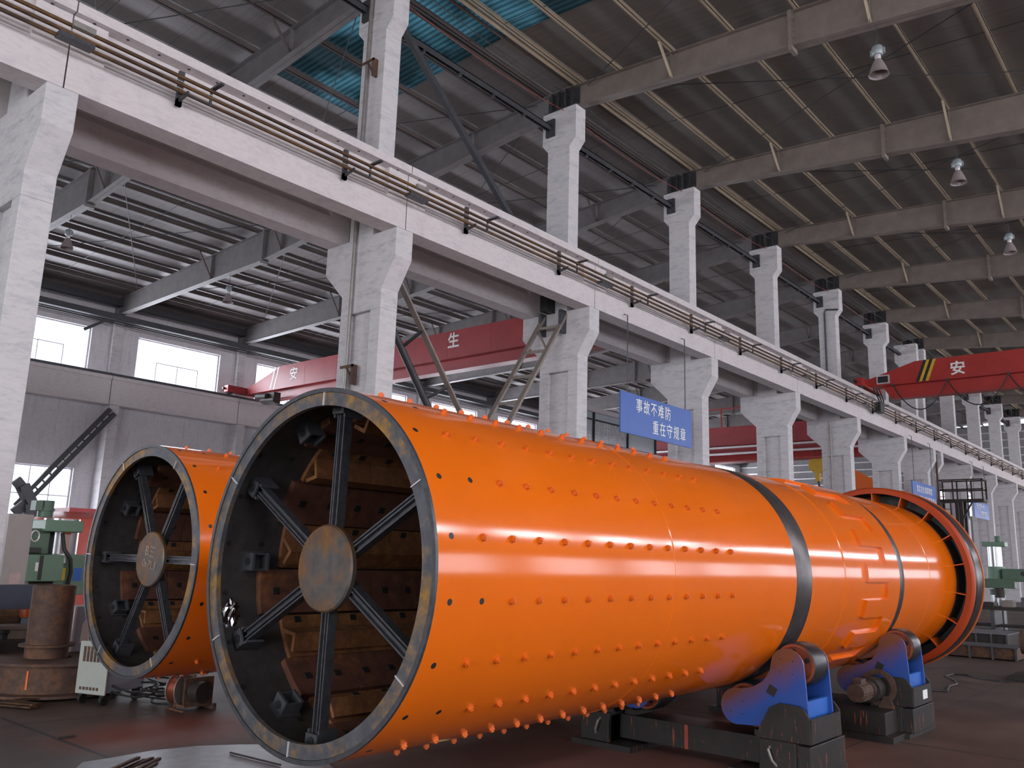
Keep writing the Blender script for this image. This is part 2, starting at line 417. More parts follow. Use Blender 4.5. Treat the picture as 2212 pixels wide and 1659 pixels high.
# roofs with purlins as their parts
SKY_Y0, SKY_Y1 = 9.95, 13.4
def roof(name, xe, mat, pm):
    s = 1 if xe > XR else -1
    r = bpy.data.objects.new(name, None); COL.objects.link(r); r.location = (XR, 0, 13.7); r['kind'] = 'structure'
    zr = lambda X: ztop(X)+.24
    gap = (XR+s*.05, XR+s*5.2)
    m = MB()
    def slab(xa, xb, ya, yb):
        xa, xb = sorted((xa, xb))
        m.add([(xa,ya,zr(xa)),(xb,ya,zr(xb)),(xb,yb,zr(xb)),(xa,yb,zr(xa)),(xa,ya,zr(xa)+.06),(xb,ya,zr(xb)+.06),(xb,yb,zr(xb)+.06),(xa,yb,zr(xa)+.06)],
              [(3,2,1,0),(4,5,6,7),(0,1,5,4),(1,2,6,5),(2,3,7,6),(3,0,4,7)])
    slab(XR, xe, YA-.3, SKY_Y0); slab(XR, xe, SKY_Y1, YB+.3); slab(gap[1], xe, SKY_Y0, SKY_Y1); slab(XR, gap[0], SKY_Y0, SKY_Y1)
    m.build('roof_sheet', mat, r)
    k = MB(); xa, xb = sorted(gap)
    k.add([(xa,SKY_Y0,zr(xa)),(xb,SKY_Y0,zr(xb)),(xb,SKY_Y1,zr(xb)),(xa,SKY_Y1,zr(xa))], [(0,1,2,3)])
    o = k.build('skylight_panel', SKYP, r); o['label'] = 'blue translucent ribbed roof panel'
    x = XR+s*.55
    i = 0
    while abs(x-XR) < abs(xe-XR)-.3:
        zt = ztop(x); p = MB()
        p.box(x-.008, x+.008, YA, YB, zt, zt+.2); p.box(x, x+.075, YA, YB, zt, zt+.012); p.box(x-.075, x, YA, YB, zt+.19, zt+.2); p.box(x+.063, x+.075, YA, YB, zt, zt+.03)
        if i == 0: p.cyl((x-.14, YA, zt+.05), (x-.14, YB, zt+.05), .05, 10)
        p.build('purlin', pm, r)
        x += s*(1.1 if i == 0 else 1.47); i += 1
    for n in range(-2, 11):
        q = MB(); y = CY(n)+3
        q.tube([(XR+s*.5, y, ztop(XR+s*.5)+.1), (xe-s*.4, y, ztop(xe-s*.4)+.1)], .009, 5); q.build('sag_rod', STEEL_D, r)
    for n in range(0, 5):
        for da, db in ((.8, 11.5), (11.5, 22.0)):
            xa, xb = XR+s*da, XR+s*db
            MB().tube([(xa, CY(n)+.1, ztop(xa)-.1), (xb, CY(n+1)-.1, ztop(xb)-.1)], .013, 5).build('brace_rod', STEEL_D, r)
            MB().tube([(xb, CY(n)+.1, ztop(xb)-.13), (xa, CY(n+1)-.1, ztop(xa)-.13)], .013, 5).build('brace_rod', STEEL_D, r)
    return r
roof('ceiling_right', XWR+.2, ROOF_R, PURLIN)
roof('ceiling_left', XWL-.2, ROOF_L, PURLIN_D)

# ------------------------------------------------------------------ row of concrete columns
COLZ = (7.51, 6.96, 6.42, 11.78, 12.0, 12.84)
def column(n):
    y0, y1 = CY(n)-.2, CY(n)+.2
    m = MB()
    prof = [(-12.52,6.05),(-12.52,6.42),(-13.08,6.96),(-13.08,7.51),(-12.42,7.51),(-12.42,11.76),(-12.60,11.98),(-12.60,12.84),(-11.56,12.84),(-11.56,11.98),(-11.74,11.76),(-11.74,7.51),(-11.08,7.51),(-11.08,6.96),(-11.40,6.42),(-11.40,6.05)]
    m.prism(prof, 'y', y0, y1)
    m.box(-12.52, -12.24, y0, y1, 0, 6.05); m.box(-11.68, -11.40, y0, y1, 0, 6.05)
    m.box(-12.24, -11.68, y0+.09, y1-.09, 0, 6.05)
    m.box(-12.24, -11.68, y0, y1, 0, .9)
    i = n+1
    lab = f'white concrete column with double corbels, {ORD[n]} in the row counted from the grey cabinet end' if n >= 0 else 'white concrete column behind the camera side of the row'
    o = m.build('concrete_column', CONC_COL, None, bevel=.012)
    tag(o, lab, 'column', 'concrete columns of the middle row', 'thing')
    return o
NCOL = 12
for n in range(0, NCOL): column(n)
tw = column(7); tw.location.y -= 1.36; tw['label'] = 'white concrete twin column close beside the eighth column of the row'
def beam_mesh(side):
    m = MB(); L = 5.98
    def X(d): return -11.08-d if side > 0 else -13.08+d
    def sec(a, b, y0, y1): m.prism([(X(p[0]), p[1]) for p in SEC[a:b]] if 0 else [(X(p[0]), p[1]) for p in SEC], 'y', y0, y1)
    SEC = [(0,7.51),(0,8.0),(.10,8.13),(.12,8.44),(.10,8.56),(-.10,8.57),(-.10,8.72),(.50,8.72),(.50,8.57),(.32,8.56),(.30,8.44),(.30,8.13),(.40,8.0),(.40,7.51)]
    m.prism([(X(a), b) for a, b in SEC], 'y', -L/2, L/2)
    for y0, y1 in ((-L/2, -L/2+.45), (L/2-.45, L/2)): m.box(*sorted((X(-.004), X(.404))), y0, y1, 7.512, 8.56)
    for k in range(13):
        y = -L/2+.25+k*.455
        m.mi = 1; m.cyl((X(-.02), y, 8.562), (X(-.02), y, 8.574), .022, 8); m.mi = 0
    return m
pf = pb = None
for n in range(-1, NCOL):
    for side in (1, -1):
        pro = pf if side > 0 else pb
        if pro is None:
            pro = beam_mesh(side).build('runway_beam', [CONC, BLACK], None, origin=(0, 0, 7.51))
            if side > 0: pf = pro
            else: pb = pro
            o = pro
        else: o = pro.copy(); COL.objects.link(o)
        o.location = (0, CY(n)+3, 7.51)
        a = ORD[n] if n >= 0 else None
        face = 'drum side' if side > 0 else 'far side'
        lab = f'white concrete crane beam, {face} of the row, between {a} and {ORD[n+1]} columns' if n+1 < NCOL else f'white concrete crane beam, {face} of the row, running past the last column' if a else f'white concrete crane beam, {face} of the row, reaching the first column'
        if n == -1 and side < 0: lab = 'white concrete crane beam, far side of the row, reaching the first column'
        tag(o, lab, 'beam', 'concrete crane runway beams', 'thing')
# crane rails on the row
for X, t in ((-11.28, 'pale crane rail on the beams over the drums'), (-12.88, 'pale crane rail on the far beams of the row')):
    m = MB(); m.box(X-.06, X+.06, YA, YB-.5, 8.72, 8.74); m.box(X-.012, X+.012, YA, YB-.5, 8.74, 8.83); m.box(X-.032, X+.032, YA, YB-.5, 8.83, 8.87)
    tag(m.build('crane_rail', RAILW), t, 'rail')
# conductor bars with brackets
cr = thing('conductor_rail', (-11.0, 40, 8.1), 'three rusty conductor bars on brackets along the crane beam above the drums', 'conductor rail')
for i, z in enumerate((8.19, 8.105, 8.02)):
    X = -10.72-.04*i
    m = MB(); m.box(X-.02, X+.02, YA+1, YB-.6, z-.019, z+.019); m.build('conductor_bar', RUST, cr)
    if i < 2: MB().box(X-.03, X-.022, YA+1, YB-.6, z-.052, z-.044).build('contact_strip', RAILW, cr)
for k in range(-1, 23):
    y = 5.32+3*k
    if y < -2: continue
    m = MB(); m.box(-11.03, -10.98, y-.04, y+.04, 7.90, 8.44); m.box(-11.02, -10.98, y-.04, y+.04, 7.9, 8.0)
    m.bar((-11.0, y, 7.98), (-10.74, y, 8.02), .03, .05)
    m.bar((-10.76, y, 8.0), (-10.76, y+.36, 8.0), .016, .016); m.box(-10.78, -10.75, y+.34, y+.37, 7.98, 8.24); m.box(-10.76, -10.48, y+.33, y+.39, 8.22, 8.25)
    m.build('rail_bracket', STEEL_D, cr)
for n in range(0, 11):
    y = CY(n)-.05
    m = MB(); m.box(-10.84, -10.68, y-.22, y+.22, 7.99, 8.05); m.build('bar_splice', MILL, cr)
    MB().box(-10.72, -10.66, y-.08, y+.20, 8.17, 8.25).build('splice_cover', GALV, cr)
# pipes on the column faces
def pipe(name, pts, r, mat, lab, cat='pipe'): return tag(MB().tube(pts, r, 10).build(name, mat, None, 40), lab, cat)
y = CY(1)-.2
pp = thing('downpipe', (-12.16, y-.07, 0), 'thin vertical pipe clamped up the second column', 'pipe')
MB().tube([(-12.16, y-.07, 0), (-12.16, y-.07, 12.6)], .035, 10).build('pipe_run', GALV, pp, 40)
for z in (5.0, 11.1):
    m = MB(); m.box(-12.28, -11.92, y-.12, y-.10, z, z+.05); m.box(-11.96, -11.92, y-.12, y, z-.32, z+.05); m.bar((-11.94, y-.06, z-.3), (-12.12, y-.08, z), .03, .03)
    m.build('pipe_bracket', RUST2, pp)
y = CY(5)-.2
pipe('downpipe', [(-12.12, y-.06, 0), (-12.12, y-.06, 7.4)], .035, GALV, 'thin vertical pipe up the sixth column of the row')
pipe('conduit', [(-12.15, CY(5)-.24, 8.9), (-12.15, CY(5)-.24, 11.9), (-12.1, CY(5)-.24, 12.02), (-11.6, CY(5)-.24, 11.95)], .035, STEEL_D, 'bent conduit on the upper shaft of the sixth column', 'conduit')

# ------------------------------------------------------------------ roof steel
RAFL = {}
def rafter(n, s, xe):
    y = CY(n); far = n
    nave = 'main hall roof' if s > 0 else 'side hall roof'
    lab = f'grey-brown tapered steel rafter of the {nave}, springing from the {ORD[n]} column'
    r = thing('roof_rafter', (XR, y, 12.9), lab, 'rafter', 'roof rafters', 'thing')
    m = MB(); xs = [XR+s*d for d in (.05, 4, 8, 13, 18, abs(xe-XR))]
    for a, b in zip(xs[:-1], xs[1:]):
        for dz, t, w in ((0, .018, .13), (1, .016, .12)):
            z0 = (zbot(a), zbot(b)) if dz == 0 else (ztop(a)-.016, ztop(b)-.016)
            m.add([(a,y-w,z0[0]),(b,y-w,z0[1]),(b,y+w,z0[1]),(a,y+w,z0[0]),(a,y-w,z0[0]+t),(b,y-w,z0[1]+t),(b,y+w,z0[1]+t),(a,y+w,z0[0]+t)],
                  [(3,2,1,0),(4,5,6,7),(0,1,5,4),(1,2,6,5),(2,3,7,6),(3,0,4,7)])
        m.prism([(a, zbot(a)), (b, zbot(b)), (b, ztop(b)), (a, ztop(a))], 'y', y-.008, y+.008)
    m.build('rafter_web', (STEEL_G if s > 0 else STEEL_L), r)
    for d in (5.95, 13.0):
        x = XR+s*d; m = MB(); m.box(x-.04, x+.04, y-.14, y+.14, zbot(x)-.1, ztop(x)+.02)
        for k in range(6):
            z = zbot(x)+.06+k*(ztop(x)-zbot(x)-.1)/5
            for sy in (-1, 1): m.cyl((x-.07, y+sy*.09, z), (x+.07, y+sy*.09, z), .02, 6)
        m.build('splice_plate', (STEEL_G if s > 0 else STEEL_L), r)
    for d in (3.12, 7.53, 11.94, 16.35):
        x = XR+s*d; m = MB()
        m.bar((x, y-.62, ztop(x)+.02), (x, y-.03, zbot(x)+.04), .05, .05)
        m.build('fly_brace', PURLIN if s > 0 else PURLIN_D, r)
        m = MB(); m.box(x-.006, x+.006, y-.11, y+.11, zbot(x)+.02, ztop(x)); m.build('stiffener', (STEEL_G if s > 0 else STEEL_L), r)
    # short post between column head and rafter
    m = MB()
    for dx in (.12, .32): m.box(XR+s*dx-.012, XR+s*dx+.012, y-.13, y+.13, 12.84, 13.43)
    m.box(XR+s*.02 if s > 0 else XR-.5, XR+.5 if s > 0 else XR-.02, y-.19, y+.19, 12.842, 12.87)
    m.box(min(XR+s*.02, XR+s*.5), max(XR+s*.02, XR+s*.5), y-.01, y+.01, 12.87, 13.43)
    m.build('head_post', STEEL_D, r)
    return r
for n in range(0, NCOL):
    rafter(n, 1, XWR); rafter(n, -1, XWL)
# eave struts and ties between column heads
for n in range(0, 11):
    a, b = CY(n)+.2, CY(n+1)-.2
    m = MB(); X = -12.33
    m.box(X-.06, X+.06, a-.32, b+.0, 12.42, 12.44); m.box(X-.06, X-.045, a, b, 12.30, 12.44); m.box(X+.045, X+.06, a, b, 12.30, 12.44)
    for k in range(1, 5): m.box(X-.05, X+.05, a+(b-a)*k/5-.03, a+(b-a)*k/5+.03, 12.24, 12.30)
    o = m.build('tie_strut', STEEL_D)
    tag(o, f'dark steel tie between the heads of the {ORD[n]} and {ORD[n+1]} columns', 'strut', 'steel ties between column heads')
    MB().box(X-.13, X+.13, b-.06, b+.0, 12.16, 12.62).build('end_plate', STEEL_D, o).location -= Vector(o.location)*0
# red and blue wires along the column heads
for X, z, mt, nm, r in ((-11.95, 12.80, REDW, 'red', .009), (-11.62, 13.02, CABLE, 'black', .009)):
    pts = []
    for n in range(0, 11):
        for k in range(6): t = k/6; pts.append((X, CY(n)+6*t, z-.16*4*t*(1-t)))
    tag(MB().tube(pts, r, 6).build('overhead_wire', mt), f'{nm} electric wire strung along the column heads', 'wire')
# diagonal bracing of the row
def dbar(name, p0, p1, w, h, mat, lab, cat='brace'):
    return tag(MB().bar(p0, p1, w, h).build(name, mat), lab, cat)
dbar('diagonal_brace', (-12.1, 10.05, 12.55), (-12.1, 14.85, 8.60), .12, .12, STEEL_D, 'dark steel diagonal strut slanting down from the second column head to the beam')
pb_ = thing('diagonal_brace', (-12.1, 12, 2.5), 'dark steel pipe and flat diagonal braces below the beam right after the second column', 'brace')
MB().cyl((-12.3, 10.02, 6.95), (-12.3, 13.2, 2.8), .075, 14).build('pipe_brace', STEEL_D, pb_, 40)
MB().bar((-11.85, 10.02, 7.35), (-11.85, 13.6, 2.9), .04, .13, (1,0,0)).build('flat_brace', STEEL_G, pb_)
for t in (.3, .52, .8):
    a = V(-12.3,10.02,6.95).lerp(V(-12.3,13.2,2.8), t); b = V(-11.85,10.02,7.35).lerp(V(-11.85,13.6,2.9), t)
    MB().bar(a, b, .05, .05).build('brace_lacing', STEEL_D, pb_)
lb = thing('lattice_brace', (-12.1, 14, 3), 'dark steel ladder-like diagonal brace climbing to the third column corbel', 'brace')
A0, A1, B0, B1 = V(-12.38, 15.55, 7.42), V(-12.38, 12.3, 2.6), V(-11.78, 15.62, 7.42), V(-11.78, 12.35, 2.6)
for a, b in ((A0, A1), (B0, B1)): MB().bar(a, b, .06, .12, (1,0,0)).build('brace_chord', STEEL_G, lb)
for k in range(7):
    t = .07+k*.14; m = MB(); m.bar(A0.lerp(A1, t), B0.lerp(B1, t), .05, .06); m.build('brace_rung', STEEL_G, lb)
m = MB(); m.bar(A0.lerp(A1, .07), B0.lerp(B1, .21), .04, .04); m.build('brace_rung', STEEL_G, lb)
for c in (A0, B0): MB().box(c.x-.04, c.x+.04, 15.40, 15.61, 6.95, 7.5).build('gusset_plate', STEEL_D, lb)
MB().box(-12.30, -12.08, 15.30, 15.60, 7.5, 7.9).build('gusset_plate', BLACK, lb)

# ------------------------------------------------------------------ side hall: wall columns, wall beams
for n in range(0, NCOL):
    y = CY(n)+.15
    o = MB().box(-36.2, -35.45, y-.2, y+.2, 0, 7.5).box(-36.2, -35.95, y-.2, y+.2, 7.5, 11.35).build('wall_column', CONC_COL, None, bevel=.015)
    tag(o, f'pale concrete wall column carrying the side hall rafter of the {ORD[n]} column', 'column', 'side wall columns', 'thing')
for n in range(-1, NCOL-1):
    o = MB().box(-35.9, -35.45, CY(n)-.08, CY(n)+5.88, 7.51, 8.55).box(-35.92, -35.38, CY(n)-.08, CY(n)+5.88, 8.55, 8.7).build('wall_beam', CONC)
    nm = f'{ORD[n]} to {ORD[n+1]} wall column' if n >= 0 else 'up to the first wall column'
    tag(o, f'pale concrete wall beam under the side hall windows, {nm}', 'beam', 'side wall crane beams', 'thing')
m = MB(); m.box(-35.7, -35.6, YA, YB-.5, 8.7, 8.74); m.box(-35.67, -35.63, YA, YB-.5, 8.74, 8.86)
tag(m.build('crane_rail', STEEL_D), 'dark crane rail along the side hall window wall', 'rail')
es = thing('eave_strut', (-35.6, 40, 10.7), 'dark steel pipes and eave strut along the top of the side hall window wall', 'strut')
MB().box(-35.9, -35.5, YA, YB, 11.15, 11.38).build('strut_beam', STEEL_D, es)
MB().box(-35.9, -35.45, YA, YB, 11.75, 12.05).build('strut_beam', STEEL_D, es)
for z in (10.98, 11.07): MB().cyl((-35.6, YA, z), (-35.6, YB, z), .03, 8).build('service_pipe', STEEL_D, es, 40)
lw = thing('wall_brace', (-35.4, 12, 3), 'dark lattice brace slanting across the low window of the side hall wall', 'brace')
a, b = atX(238, 884, -35.3), atX(30, 1092, -35.3)
off = V(0, .20, -.16)
for q in (V(0,0,0), off): MB().bar(a+q, b+q, .16, .15, (1,0,0)).build('brace_chord', STEEL_D, lw)
for k in range(14):
    t = .04+k*.07; MB().bar((a).lerp(b, t), (a+off).lerp(b+off, t), .05, .06).build('brace_rung', STEEL_D, lw)
wb_ = dbar('wall_brace', atX(232, 690, -35.5), atX(180, 712, -35.5), .12, .12, STEEL_D, 'short dark strut at the head of a side hall wall column beside a window')

# ------------------------------------------------------------------ drums
DR = 1.02
def arc_plate(m, cx, cy, cz, th0, th1, r0, r1, y0, y1, n=5):
    m.lathe([(r0, y0), (r1, y0), (r1, y1), (r0, y1)], (cx, 0, cz), 'y', n, True, th0, th1)
def hexnut(m, cx, cz, y, th, r0):
    d = V(math.cos(th), 0, math.sin(th)); p = V(cx, y, cz)+d*r0
    m.cyl(p-d*.004, p+d*.0035, .023, 12); m.cyl(p+d*.003, p+d*.021, .0185, 6); m.cyl(p+d*.019, p+d*.029, .0105, 10)
def drum(cx, cy, cz, L, label, spoke0, bolt0, full):
    t = thing('rotary_drum', (cx, cy+L/2, cz-DR), label, 'drum')
    c = (cx, 0, cz); R = DR; y0 = cy; y1 = cy+L
    m = MB(); k = 160
    m.mi = 0; m.lathe([(R, y0+.018), (R, y1)], c, 'y', k, False)
    m.mi = 1; m.lathe([(R-.025, y1), (R-.025, y0)], c, 'y', k, False)
    m.mi = 2; m.lathe([(R-.025, y0), (R, y0), (R, y0+.018)], c, 'y', k, False); m.mi = 0; m.lathe([(R, y1), (R-.025, y1)], c, 'y', k, False)
    m.build('drum_shell', [ORANGE, INNER, MILL], t, 30)
    m = MB(); m.lathe([(.918, y0+.006), (.993, y0+.006), (.993, y0+.036), (.918, y0+.036)], c, 'y', k)
    m.build('end_flange', FLANGE, t, 30)
    for i in range(6):
        a = spoke0+math.radians(60*i-1.5); m = MB()
        d = V(math.cos(a), 0, math.sin(a)); e = V(-d.z, 0, d.x)
        p = V(cx, y0, cz)
        m.bar(p+d*.917+V(0,.003,0), p+d*.995+V(0,.003,0), .006, .010, (0,1,0)); m.build('weld_seam', RAILW, t)
    # spider: hub plate and six spokes
    m = MB(); m.lathe([(0.0001, y0+.12), (.236, y0+.12), (.246, y0+.13), (.246, y0+.155), (0.0001, y0+.155)], c, 'y', 64, False); m.build('hub_plate', HUBM, t, 30)
    for i in range(6):
        a = spoke0+math.radians(60*i); d = V(math.cos(a), 0, math.sin(a)); e = V(-d.z, 0, d.x); p = V(cx, y0+.157, cz)
        m = MB()
        for sgn in (-1, 1): m.bar(p+d*.16+e*sgn*.029+V(0,.03,0), p+d*.90+e*sgn*.029+V(0,.03,0), .010, .06, (0,1,0))
        m.bar(p+d*.16+V(0,.03,0), p+d*.90+V(0,.03,0), .056, .012, (0,1,0))
        m.bar(p+d*.16+e*.008+V(0,.016,0), p+d*.90+e*.008+V(0,.016,0), .010, .036, (0,1,0))
        s = m.build('spoke', MILL, t)
        g = MB(); g.bar(p+d*.87+V(0,.05,0)-e*.045, p+d*.992+V(0,.05,0)-e*.045, .014, .13, (0,1,0)); g.bar(p+d*.87+V(0,.05,0)+e*.045, p+d*.992+V(0,.05,0)+e*.045, .014, .13, (0,1,0))
        g.bar(p+d*.93+V(0,-.02,0)-e*.052, p+d*.93+V(0,-.02,0)+e*.052, .08, .014, (0,1,0))
        lg = g.build('spoke_lug', STEEL_D, t)
        q = p+d*.93; MB().cyl(q+V(0,-.034,0), q+V(0,-.028,0), .026, 16).build('lug_hole', BLACK, lg)
        # clevis lugs between the spokes
        a2 = a+math.radians(30); d2 = V(math.cos(a2), 0, math.sin(a2)); e2 = V(-d2.z, 0, d2.x); q = V(cx, y0+.30, cz)+d2*.94
        g = MB()
        for sy in (-.055, .055): g.bar(q+V(0,sy,0)-d2*.05, q+V(0,sy,0)+d2*.05, .11, .018, (0,1,0))
        g.bar(q+d2*.045-V(0,.075,0), q+d2*.045+V(0,.075,0), .13, .02, tuple(d2))
        for se in (-.05, .05): g.bar(q+e2*se-V(0,.055,0), q+e2*se+V(0,.055,0), .012, .08, tuple(d2))
        cl = g.build('clevis_lug', STEEL_D, t)
        MB().cyl(q+V(0,-.070,0), q+V(0,-.065,0), .024, 14).build('lug_hole', BLACK, cl)
    # lining: flat plates alternating with lifter bars
    for i in range(20):
        th = bolt0+math.radians(18*i)
        for j in range(4 if full else 3):
            ya = y0+(.34 if i % 2 == 0 else .50)+j*.472+(.10 if i % 4 == 0 else 0)
            yb = ya+.465; h = math.radians(8.6)
            if i % 2 == 0:
                m = MB(); arc_plate(m, cx, 0, cz, th-h, th+h, .945, .993, ya, yb)
                m.mi = 1
                for ys in (.12, .35):
                    d = V(math.cos(th), 0, math.sin(th)); m.cbox(V(cx, ya+ys, cz)+d*.9425, .045, .045, .006, Matrix((V(-d.z,0,d.x), V(0,1,0), d)).transposed())
                m.build('liner_plate', [LINER, BLACK], t, 30)
            else:
                m = MB(); arc_plate(m, cx, 0, cz, th-h, th+h, .962, .993, ya, yb)
                def pt(a, r): return (cx+r*math.cos(a), cz+r*math.sin(a))
                q = math.radians
                m.prism([pt(th-q(3.5), .963), pt(th+q(1.6), .852), pt(th+q(7.6), .925), pt(th+q(6.6), .943), pt(th+q(1.7), .884), pt(th-q(1.6), .963)], 'y', ya, yb)
                m.mi = 1
                for ys in (.12, .35):
                    a = th-q(6.8); d = V(math.cos(a), 0, math.sin(a)); m.cbox(V(cx, ya+ys, cz)+d*.959, .04, .045, .006, Matrix((V(-d.z,0,d.x), V(0,1,0), d)).transposed())
                m.build('lifter_bar', [LIFT, BLACK], t, 30)
    # bolts and open bolt holes
    pitch = .2335; rest = MB(); nn = 0; cand = []
    for i in range(20):
        th = bolt0+math.radians(18*i)
        for kx in range(14):
            y = y0+.115+pitch*kx
            if kx == 0 or (kx == 1 and i % 2):
                d = V(math.cos(th), 0, math.sin(th)); p = V(cx, y, cz)+d*R
                m = MB(); m.cyl(p-d*.003, p+d*.0012, .017, 14); m.cyl(p-d*.032, p-d*.026, .017, 12)
                if nn < 60: m.build('bolt_hole', BLACK, t)
                nn += 1
            elif kx <= 13 and y < y1-.2:
                d = V(math.cos(th), 0, math.sin(th)); w = (V(cx, y, cz)+d*R-CAM)
                cand.append((-w.normalized().dot(d), w.length, th, y))
    vis = sorted([q for q in cand if q[0] > -.16], key=lambda q: q[1]); lim = 100
    if not full: vis = [q for q in vis if q[3] < y0+1.6]; lim = 40
    for q in vis[:lim]:
        m = MB(); hexnut(m, cx, cz, q[3], q[2], R); m.build('hex_nut', ORANGE_M, t)
    ids = {(q[2], q[3]) for q in vis[:lim]}
    for q in cand:
        if (q[2], q[3]) not in ids: hexnut(rest, cx, cz, q[3], q[2], R)
    o = rest.build('hex_nuts', ORANGE_M, t); o['kind'] = 'stuff'
    # weld beads round the shell
    for y, r in ((cy+2.30, .004),)+(((cy+5.56, .007), (cy+8.46, .004)) if full else ()):
        MB().lathe([(R-.002, y-.012), (R+r, y-.003), (R+r, y+.003), (R-.002, y+.012)], c, 'y', 128, False).build('weld_bead', ORANGE, t, 60)
    return t
D1 = (-4.018, 2.977, 1.619)
dr = drum(*D1, 10.3, 'large glossy orange drum in front, on blue roller stands, with rows of nuts', math.radians(89), math.radians(10.5), True)
def drum1_extras():
    cx, cy, cz = D1; c = (cx, 0, cz); R = DR
    for a, b in ((7.345, 7.695), (10.17, 10.39)):
        m = MB(); m.lathe([(R-.001, a), (R+.004, a+.01), (R+.004, b-.01), (R-.001, b)], c, 'y', 160, False)
        m.build('roller_track', TRACK, dr, 40)['label'] = 'bare dark steel band rolled clean of paint'
    # castellated doubler plate round the shell
    r1 = R+.034; n = 18; stp = 2*PI/(2*n); b0 = math.radians(8.0); ye = 10.12
    m = MB(); q = 8
    for i in range(2*n):
        ya = 9.72 if i % 2 == 0 else 9.10
        m.lathe([(R-.004, ya), (r1, ya), (r1, ye), (R-.004, ye)], c, 'y', q, True, b0+i*stp, b0+(i+1)*stp)
    m.build('toothed_collar', ORANGE, dr, 30)
    # ring on ribs at the far end
    yr = 12.62
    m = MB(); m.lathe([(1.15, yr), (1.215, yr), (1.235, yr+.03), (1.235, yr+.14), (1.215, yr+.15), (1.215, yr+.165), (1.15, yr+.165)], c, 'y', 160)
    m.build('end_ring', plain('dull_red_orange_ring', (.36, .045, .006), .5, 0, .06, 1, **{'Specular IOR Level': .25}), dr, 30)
    m = MB(); m.lathe([(1.152, yr+.166), (1.228, yr+.166), (1.24, yr+.18), (1.24, yr+.50), (1.228, yr+.515), (1.152, yr+.515)], c, 'y', 160)
    m.build('black_tyre', TYRE, dr, 30)
    m = MB(); m.lathe([(1.02, yr+.516), (1.25, yr+.516), (1.25, yr+.54), (1.02, yr+.54)], c, 'y', 160)
    m.build('rear_ring', ORANGE_M, dr, 30)
    m = MB(); m.lathe([(1.024, yr+.50), (1.149, yr+.50), (1.149, yr+.02), (1.1495, yr+.02), (1.1495, yr+.505), (1.024, yr+.505)], c, 'y', 128); m.build('dark_backing', BLACK, dr, 30)
    m = MB(); m.lathe([(R-.001, 12.66), (R+.003, 12.68), (R+.003, yr+.5), (R-.001, yr+.5)], c, 'y', 128, False); m.build('unpainted_end', INNER, dr, 40)
    for i in range(18):
        a = math.radians(10+20*i); d = V(math.cos(a), 0, math.sin(a)); p = V(cx, yr+.19, cz)
        m = MB(); m.bar(p+d*1.015, p+d*1.152, .012, .36, (0,1,0)); m.build('ring_rib', ORANGE_M, dr)
drum1_extras()
D2 = (-7.565, 3.766, 1.605)
d2_ = drum(*D2, 9.0, 'second orange drum standing behind the front one, with its spoked end showing', math.radians(0), math.radians(16.5), False)

def foil():
    p = atY(497, 1332, D1[1]+.14); bm = bmesh.new(); bmesh.ops.create_icosphere(bm, subdivisions=3, radius=1)
    rr = random.Random(3)
    for v in bm.verts: v.co = v.co*rr.uniform(.55, 1.05); v.co.x *= .035; v.co.y *= .07; v.co.z *= .12
    me = bpy.data.meshes.new('crumpled_foil'); bm.to_mesh(me); bm.free(); me.materials.append(plain('crumpled_silver_foil', (.75, .75, .78), .18, 1, .05))
    o = bpy.data.objects.new('crumpled_foil', me); COL.objects.link(o); o.location = p
    tag(o, 'crumpled silver foil stuck inside the rim of the front drum', 'foil')
foil()
